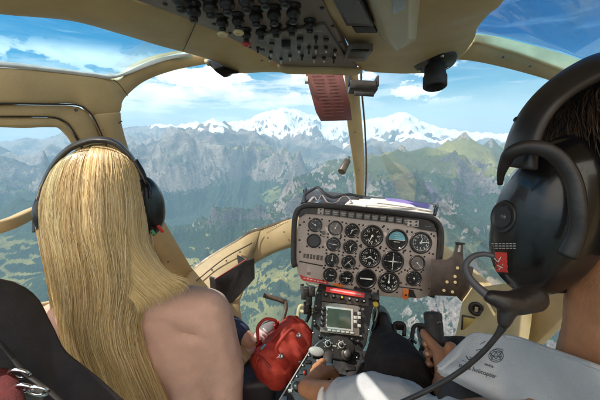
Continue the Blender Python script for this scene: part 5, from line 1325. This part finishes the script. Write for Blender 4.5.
# ---- the pilot
pi_ = thing('person', 'pilot with short dark hair in a pale grey shirt, right hand on the black stick', 'person', (.34, .35, -.85))
def grip_hand(c0, a, er, ev, hs, R, wrist, elbow, rf=.0088):
    """chains for a hand closed round a bar: a along the bar (thumb end up), er to the palm side, ev to the back of the hand."""
    a = Vector(a).normalized(); er = Vector(er); er = (er - a * a.dot(er)).normalized(); ev0 = Vector(ev); ev = a.cross(er); ev = ev if ev.dot(ev0) > 0 else -ev
    def at_(h, th, r): th = R_(th); return c0 + a * h + (er * math.cos(th) + ev * math.sin(th)) * r
    ch = []; nails = []
    for i, h in enumerate(hs):
        ln_ = (1.0, 1.06, 1.02, .88)[i]; f = rf * (1.04, 1.06, 1.0, .88)[i]
        fan = (1.3 - i) * .0025
        path = [(at_(h, 62, R + .026), f * 1.30), (at_(h, 22, R + .019), f * 1.16), (at_(h + fan * .5, -30, R + .012), f * 1.04), (at_(h + fan, -85, R + .0095), f * 1.08), (at_(h + fan, -135, R + .0085), f * .98), (at_(h + fan, -180 * (ln_ ** .3), R + .009), f * .98), (at_(h + fan * .8, -212 * (ln_ ** .3), R + .0075), f * .86)]
        ch.append(path); nails.append((at_(h + fan * .8, -206 * (ln_ ** .3), R + .0075 + f * .80), (path[-1][0] - c0 - a * a.dot(path[-1][0] - c0)).normalized(), path[-1][0] - path[-2][0], f))
    W = Vector(wrist)
    for i, h in enumerate(hs):
        ch.append([(at_(h, 55, R + .024), .0118), (W.lerp(at_(h * .7, 60, R + .028), .5), .0132), (W, .020, (1,1,1))])
    b0 = W.lerp(at_(hs[0] * .5, 85, R + .026), .5)
    tp = [(W, .018), (b0, .0175), (at_(hs[0] - .012, 100, R + .019), .0145), (at_(hs[0] + .012, 138, R + .012), .0108), (at_(hs[0] + .024, 172, R + .010), .0104), (at_(hs[0] + .030, 196, R + .009), .0085)]
    ch.append(tp)
    ch.append([(W, .0215), (W.lerp(Vector(elbow), .25), .0235), (Vector(elbow), .036)])
    nails.append((tp[-1][0] + (tp[-1][0] - c0 - a * a.dot(tp[-1][0] - c0)).normalized() * .0062, (tp[-1][0] - c0 - a * a.dot(tp[-1][0] - c0)).normalized(), tp[-1][0] - tp[-2][0], .0095))
    return ch, nails
ax_s = (CT - CB).normalized()
rw = P(442, 387, .635)
rh, rn = grip_hand(CB, ax_s, RT - FW * .15, -FW, (.038, .019, .000, -.018), .0155, rw, P(466, 428, .52))
g0, g1 = P(325.8,375.5,.834), P(312,412,.70); ag = (g0 - g1).normalized(); lc = g0.lerp(g1, .30)
lw_ = lc - RT * .020 + UP * .040 - ag * .075
lh_, lnl = grip_hand(lc, ag, -RT + UP * .35, UP - FW * .4, (.030, .011, -.008, -.026), .0175, lw_, P(352, 400, .62))
HP = Vector((.338, .300, -.048))
pb_ = blob('body', [
    [(HP + Vector((0,-.012,.0)), .090, (.80,1.02,1.12)), (HP + Vector((0,.05,-.02)), .078, (.86,1,1.1)), (HP + Vector((0,.065,-.085)), .052, (.95,1,.9))],
    [(HP + Vector((0,.125,-.045)), .015), (HP + Vector((0,.145,-.062)), .012)], [(HP + Vector((0,.118,-.092)), .016, (1.4,1,.6))],
    [(HP + Vector((-.03,.113,-.025)), .015), (HP + Vector((.03,.113,-.025)), .015)],
    [(HP + Vector((.0,-.03,-.09)), .060), (Vector((.335,.255,-.22)), .058), (Vector((.34,.25,-.30)), .066)],
    [(Vector((.33,.26,-.33)), .06, (1.4,.9,.7)), (Vector((.33,.31,-.47)), .105, (1.35,.8,1)), (Vector((.34,.36,-.66)), .11, (1.3,.9,1)), (Vector((.35,.40,-.72)), .12, (1.3,1,.8))],
    [(P(490,425,.44), .036), (P(425,432,.53), .046), (P(385,409,.57), .046), (P(352,402,.635), .036), (lw_, .022)],
    [(Vector((.46,.31,-.40)), .05), (Vector((.42,.36,-.52)), .045), (P(466,428,.52), .038)],
    [(Vector((.25,.50,-.70)), .085), (P(393,361,.80), .062), (P(385,350,.98), .045), (P(383,335,1.12), .035)],
    [(Vector((.45,.50,-.70)), .085), (P(466,362,.88), .062), (P(450,352,1.02), .045), (P(430,352,1.12), .035)],
] + rh + lh_, M['skin_m'], pi_, voxel=.0034, smooth=5)
for p_, n_, t_, f_ in rn + lnl:
    b = bmesh.new(); lathe(b, [(0, .0016), (f_ * .42, .0012), (f_ * .55, .0002), (f_ * .5, -.001)], p_, n_, 16, sx=1.25, sy=.95, e1=t_); bm_obj('finger_nail', b, M['nail'], pb_, smooth=True)
ear = HP + Vector((-.076, .0, -.03))
tr_ = blob('trousers', [
    [(Vector((.35,.42,-.72)), .125, (1.35,1,.8)), (Vector((.25,.50,-.68)), .095), (P(398,385,.70), .083), (P(393,362,.80), .073), (P(386,352,.95), .055), (P(384,338,1.10), .045)],
    [(Vector((.45,.50,-.68)), .095), (P(495,392,.74), .085), (P(467,364,.87), .073), (P(452,354,1.0), .055), (P(432,354,1.10), .045)]], M['trouser'], pi_, voxel=.006, smooth=4, crease=(.004, 16, (1,1,1)))
for q_ in (((384,334,1.13),(382,322,1.17),(380,314,1.22)), ((432,352,1.12),(428,340,1.17),(425,332,1.22))):
    s_ = blob('shoe', [[(P(*q_[0]), .040), (P(*q_[1]), .042, (.9,1,1.1)), (P(*q_[2]), .034, (.95,1,1.1))]], M['black'], pi_, voxel=.005)
# shirt: left sleeve over the bent arm, dark waistcoat, pale shoulder cloth with the print
blob('waistcoat', [[(Vector((.33,.29,-.40)), .085, (1.5,.8,.7)), (Vector((.33,.32,-.50)), .115, (1.35,.85,1)), (Vector((.34,.37,-.66)), .120, (1.3,.9,1))], [(P(468,408,.50), .050), (P(500,440,.55), .06)]], M['seal'], pi_, voxel=.006)
blob('left_sleeve', [[(P(490,430,.44), .045), (P(430,436,.52), .057), (P(396,411,.555), .060), (P(372,402,.585), .055), (P(352,401,.62), .046), (P(338,404,.645), .041)]], M['shirt'], pi_, voxel=.004, smooth=8, crease=(.0045, 13, (1,1,1.6)))
bpy.data.objects['left_sleeve'].name = 'sleeve'
b = bmesh.new(); c_ = P(338,404,.645); dct = (P(325,407,.67) - P(352,401,.62)).normalized()
lathe(b, [(.036,-.004),(.0425,-.004),(.0435,.004),(.0415,.010),(.034,.010)], c_ + dct * .012, dct, 36); bm_obj('cuff', b, M['paper'], bpy.data.objects['sleeve'], smooth=True)
def wrinkle(p, u, v):
    w = .0030 * math.sin(u * 15 + v * 7 + 1.5 * math.sin(v * 4)) * math.sin(v * 3.1) + .0013 * math.sin(u * 29 - v * 13 + 1.3) * v + .0016 * math.sin(v * 11 + u * 6) + .0008 * math.sin(u * 47 + v * 23)
    return p - FW * w + UP * w * .6
yoke = patch('shirt', [
    [(437,367,.460),(452,352,.462),(471,334.5,.455),(488,334,.43),(512,337,.385),(542,347,.33),(600,368,.262),(665,394,.235)],
    [(437.3,367.6,.458),(456,361,.445),(477,350,.432),(495,353,.412),(518,358,.375),(550,370,.325),(608,394,.258),(670,415,.23)],
    [(437.6,368.2,.457),(459,369,.430),(480,371,.412),(503,377,.392),(527,386,.36),(560,402,.32),(618,424,.258),(676,440,.23)],
    [(438,369,.456),(460,378,.428),(482,388,.405),(506,399,.385),(530,411,.355),(566,432,.32),(624,456,.26),(680,475,.235)],
    [(441,374,.47),(462,384,.45),(484,396,.43),(508,410,.41),(532,424,.39),(568,448,.37),(626,476,.33),(682,500,.31)]], M['shirt'], pi_, thick=.004, nu=90, nv=60, fn=wrinkle)
# collar edge
b = bmesh.new(); tube(b, pts3([(506,336,.39),(520,339,.37),(542,347,.33),(570,357,.294),(600,368,.262),(665,394,.235)]), .0032, 8, 40, flat=.7); bm_obj('collar_seam', b, M['shirt'], yoke, smooth=True)
# print on the shirt laid onto the cloth
bpy.context.view_layer.update()
dg = bpy.context.evaluated_depsgraph_get()
bvh = BVHTree.FromObject(yoke, dg)
mw = yoke.matrix_world
def decal(name, polys, mat, parent, lift=.0004):
    b = bmesh.new()
    for poly in polys:
        vs = []
        for x_, y_ in poly:
            hit = bvh.ray_cast(mw.inverted() @ Vector((0, 0, 0)), (mw.to_3x3().inverted() @ ray(x_, y_)).normalized())
            if hit[0] is None: vs = None; break
            p = mw @ hit[0]; vs.append(b.verts.new(p - p.normalized() * lift * 2))
        if vs and len(vs) > 2:
            try: b.faces.new(vs)
            except ValueError: pass
    return bm_obj(name, b, mat, parent)
def text_polys(s, x0, y0, ex, ey, size):
    cu = bpy.data.curves.new('lt', 'FONT'); cu.body = s; cu.size = 1.0; cu.align_x = 'CENTER'; cu.align_y = 'CENTER'; cu.resolution_u = 3; cu.offset = .012
    o = bpy.data.objects.new('lt', cu); COL.objects.link(o); bpy.context.view_layer.update()
    m_ = bpy.data.meshes.new_from_object(o.evaluated_get(bpy.context.evaluated_depsgraph_get()))
    out = [[(x0 + (m_.vertices[i].co.x * ex[0] + m_.vertices[i].co.y * ey[0]) * size, y0 + (m_.vertices[i].co.x * ex[1] + m_.vertices[i].co.y * ey[1]) * size) for i in p.vertices] for p in m_.polygons]
    bpy.data.objects.remove(o); bpy.data.curves.remove(cu); bpy.data.meshes.remove(m_); return out
def stroke(pts_, w):
    out = []
    for (x0, y0), (x1, y1) in zip(pts_[:-1], pts_[1:]):
        L = math.hypot(x1 - x0, y1 - y0) or 1; nx, ny = -(y1 - y0) / L * w / 2, (x1 - x0) / L * w / 2
        out.append([(x0 + nx, y0 + ny), (x1 + nx, y1 + ny), (x1 - nx, y1 - ny), (x0 - nx, y0 - ny)])
    return out
ring_ = lambda cx, cy, rx, ry, n=26: [(cx + rx * math.cos(2 * math.pi * i / n), cy + ry * math.sin(2 * math.pi * i / n)) for i in range(n + 1)]
pol = text_polys('swiss helicopter', 477.5, 370.8, (.95, .31), (.22, -.95), 6.1) + text_polys('swiss', 489, 365.3, (.95, .31), (.22, -.95), 4.6)
pol += stroke(ring_(496, 356, 7.2, 6.2), .7) + stroke(ring_(496, 356, 5.2, 4.4), .5) + stroke([(490,353),(496,359),(502,352)], .7) + stroke([(491,360),(496,352),(501,360)], .6) + stroke([(490,356),(502,356.5)], .6) + stroke(ring_(498, 350.5, 5.0, 1.6), .6)
pol += stroke([(476,350.5),(484,348.5)], .8) + stroke([(480,344.5),(485.5,341.2)], .6) + stroke([(466,356),(468.5,360),(476,356.5)], .9) + stroke([(469,357),(474,358.8),(479,355)], .5) + stroke([(462,360.5),(466,361.5)], .5)
decal('print', pol, M['print'], yoke)
# pilot hair
n = 9500; k = 9
th_ = RNG.uniform(0, 2 * np.pi, n); cz = RNG.uniform(-.75, 1, n); sz = np.sqrt(1 - cz * cz)
dirs = np.stack([sz * np.cos(th_), sz * np.sin(th_), cz], -1)
keep = ~((dirs[:, 1] > .45) & (dirs[:, 2] < .35)) & ~((dirs[:, 2] < -.35) & (dirs[:, 1] > .0)); dirs = dirs[keep]; n = len(dirs)
base = np.array(HP + Vector((0, .008, .004)))[None] + dirs * np.array([.077, .104, .106])[None]
down = np.array([0, -.5, -1.0])[None] + RNG.normal(0, .18, (n, 3)) + dirs * .22 + np.stack([dirs[:, 0] * .3, -.2 * np.ones(n), np.zeros(n)], -1)
tan = down - dirs * np.sum(down * dirs, 1, keepdims=True); tan /= np.linalg.norm(tan, axis=1, keepdims=True)
Ls = RNG.uniform(.016, .030, n)
q_ = np.linspace(0, 1, k)
paths = base[:, None, :] + tan[:, None, :] * (Ls[:, None] * q_)[:, :, None] + dirs[:, None, :] * (.003 + .0035 * np.sin(q_ * 2.6))[None, :, None]
tints = np.stack([RNG.rand(n), RNG.rand(n) ** 3, np.zeros(n)], -1)
ph_ = blob('hair', [[(HP + Vector((0,-.012,.006)), .0925, (.80,1.03,1.12)), (HP + Vector((0,.035,.018)), .084, (.84,1,1.1))], [(HP + Vector((0,-.045,-.04)), .060, (1.0,.9,1.0)), (HP + Vector((0,-.045,-.10)), .050, (1.0,.8,1.0))]], pmat('dark_hair_mass', (.022,.014,.010), .6, bump=.6, bscale=600), pi_, voxel=.005)
strands('hair_strands', paths, RNG.uniform(.00028, .0005, n), tints, hairmat('dark_hair', (.020,.012,.008), (.060,.032,.018), (.12,.07,.04), .4), ph_)

# pilot headset
hs_ = thing('headset', 'large black headset with red label and boom microphone worn by the pilot', 'headset', (.245, .30, -.10))
CC = Vector((.268, .300, -.095)); cax = Vector((-1, -.30, .10))
cup = earcup('ear_cup', CC, cax, .089, .048, .054, M['blackgloss'], hs_, (.10,-.08,1))
ribbon('headband', [(500,165,.315),(505,146,.315),(512,127,.312),(525,106,.31),(545,85,.308),(569,67,.305),(600,53,.30),(660,42,.30),(760,52,.31)],
       [(530,170,.268),(531,148,.266),(539,124,.264),(549,108,.262),(562,95,.26),(584,81,.26),(612,70,.26),(660,60,.26),(750,68,.27)], M['black'], hs_, thick=.008, bulge=.007, n=60, m=8, bevel=.003)
b = bmesh.new(); tube(b, pts3([(500,184,.292),(501,174,.284),(505,163,.276),(511,153,.266),(526,147.5,.258),(546,150,.250),(563,163,.246),(574,184,.244),(578,212,.244),(576,236,.247),(567,256,.252)]), [.0025,.0035,.005,.006,.0065,.0065,.0065,.0065,.0065,.0065,.0075], 14, 60, flat=.8); bm_obj('yoke', b, M['black'], hs_, smooth=True)
b = bmesh.new(); tube(b, pts3([(516,119,.300),(530,128,.285),(541,122,.275)]), [.003,.004,.003], 8, 14); bm_obj('padding_seam', b, M['seal'], hs_, smooth=True)
# dimple with its screw, print and red label, laid on the cup
bpy.context.view_layer.update(); dg = bpy.context.evaluated_depsgraph_get()
bvc = BVHTree.FromObject(cup, dg); mc = cup.matrix_world
def on_cup(x_, y_):
    h = bvc.ray_cast(mc.inverted() @ Vector((0, 0, 0)), ray(x_, y_).normalized())
    return (mc @ h[0], h[1]) if h[0] is not None else (P(x_, y_, .29), -FW)
p_, n_ = on_cup(503, 217)
if n_.dot(ray(503, 217)) > 0: n_ = -n_
b = bmesh.new(); lathe(b, [(.0095,-.001),(.0125,.0006),(.0140,.0018),(.0150,.0008),(.0155,-.001)], p_, n_, 30, e1=(0,0,1), sx=1.15, sy=.95); dm = bm_obj('boom_socket', b, M['black'], cup, smooth=True)
b = bmesh.new(); lathe(b, [(0,.0006),(.0096,.0006),(.0096,-.001)], p_, n_, 24, e1=(0,0,1), sx=1.15, sy=.95); bm_obj('socket_disc', b, M['seal'], dm)
b = bmesh.new(); lathe(b, [(0,.003),(.003,.003),(.004,.001)], p_ + RT * .002, n_, 14); bm_obj('screw', b, M['darkmetal'], dm, smooth=True)
bvh, mw = bvc, mc
decal('red_label', [[(491 + 16 * u0, 251.5 + 1.2 * u0 + 20 * v0), (491 + 16 * (u0 + .25), 251.5 + 1.2 * (u0 + .25) + 20 * v0), (491 + 16 * (u0 + .25) + 1.5 * (v0 + .25), 251.5 + 1.2 * (u0 + .25) + 20 * (v0 + .25)), (491 + 16 * u0 + 1.5 * (v0 + .25), 251.5 + 1.2 * u0 + 20 * (v0 + .25))] for u0 in (0, .25, .5, .75) for v0 in (0, .25, .5, .75)], M['red'], cup, .0003)
decal('label_lettering', stroke([(494,258),(498,262),(501,257)], 1.0) + stroke([(497,265),(503,268)], .9) + stroke([(499,270),(503,264)], .8), M['paper'], cup, .0007)
decal('lettering', [w for j in range(3) for i_ in range(7) for w in stroke([(491.5 + 3.6 * i_, 243.6 + 2.3 * j), (494.2 + 3.6 * i_, 243.8 + 2.3 * j)], .8)], M['offwhite'], cup, .0003)
b = bmesh.new(); tube(b, pts3([(494,256,.262),(484,254,.266),(474,256,.27),(467,262,.272),(466,270,.272),(471,280,.270),(481,290,.266),(490,297,.262)]), [.0022,.0023,.0025,.0028,.0030,.0033,.0036,.004], 12, 50); bm_obj('boom', b, pmat('grey_boom', (.06,.058,.066), .45), hs_, smooth=True)
blob('microphone_mount', [[(P(491,297,.262), .0065), (P(503,301,.262), .0095, (1,1,.9)), (P(516,303,.265), .012, (1.1,1,.85)), (P(532,298,.27), .013)], [(P(507,310,.262), .008), (P(504,322,.262), .0055)]], M['black'], hs_, voxel=.0016, smooth=3)
b = bmesh.new(); tube(b, pts3([(507,312,.262),(504,324,.264),(496,337,.268),(482,353,.276),(462,370,.288),(438,385,.300),(405,401,.315),(370,416,.33)]), [.0038,.0038,.0025,.0024,.0024,.0025,.0026,.0026], 12, 60); bm_obj('cable', b, M['black'], hs_, smooth=True)
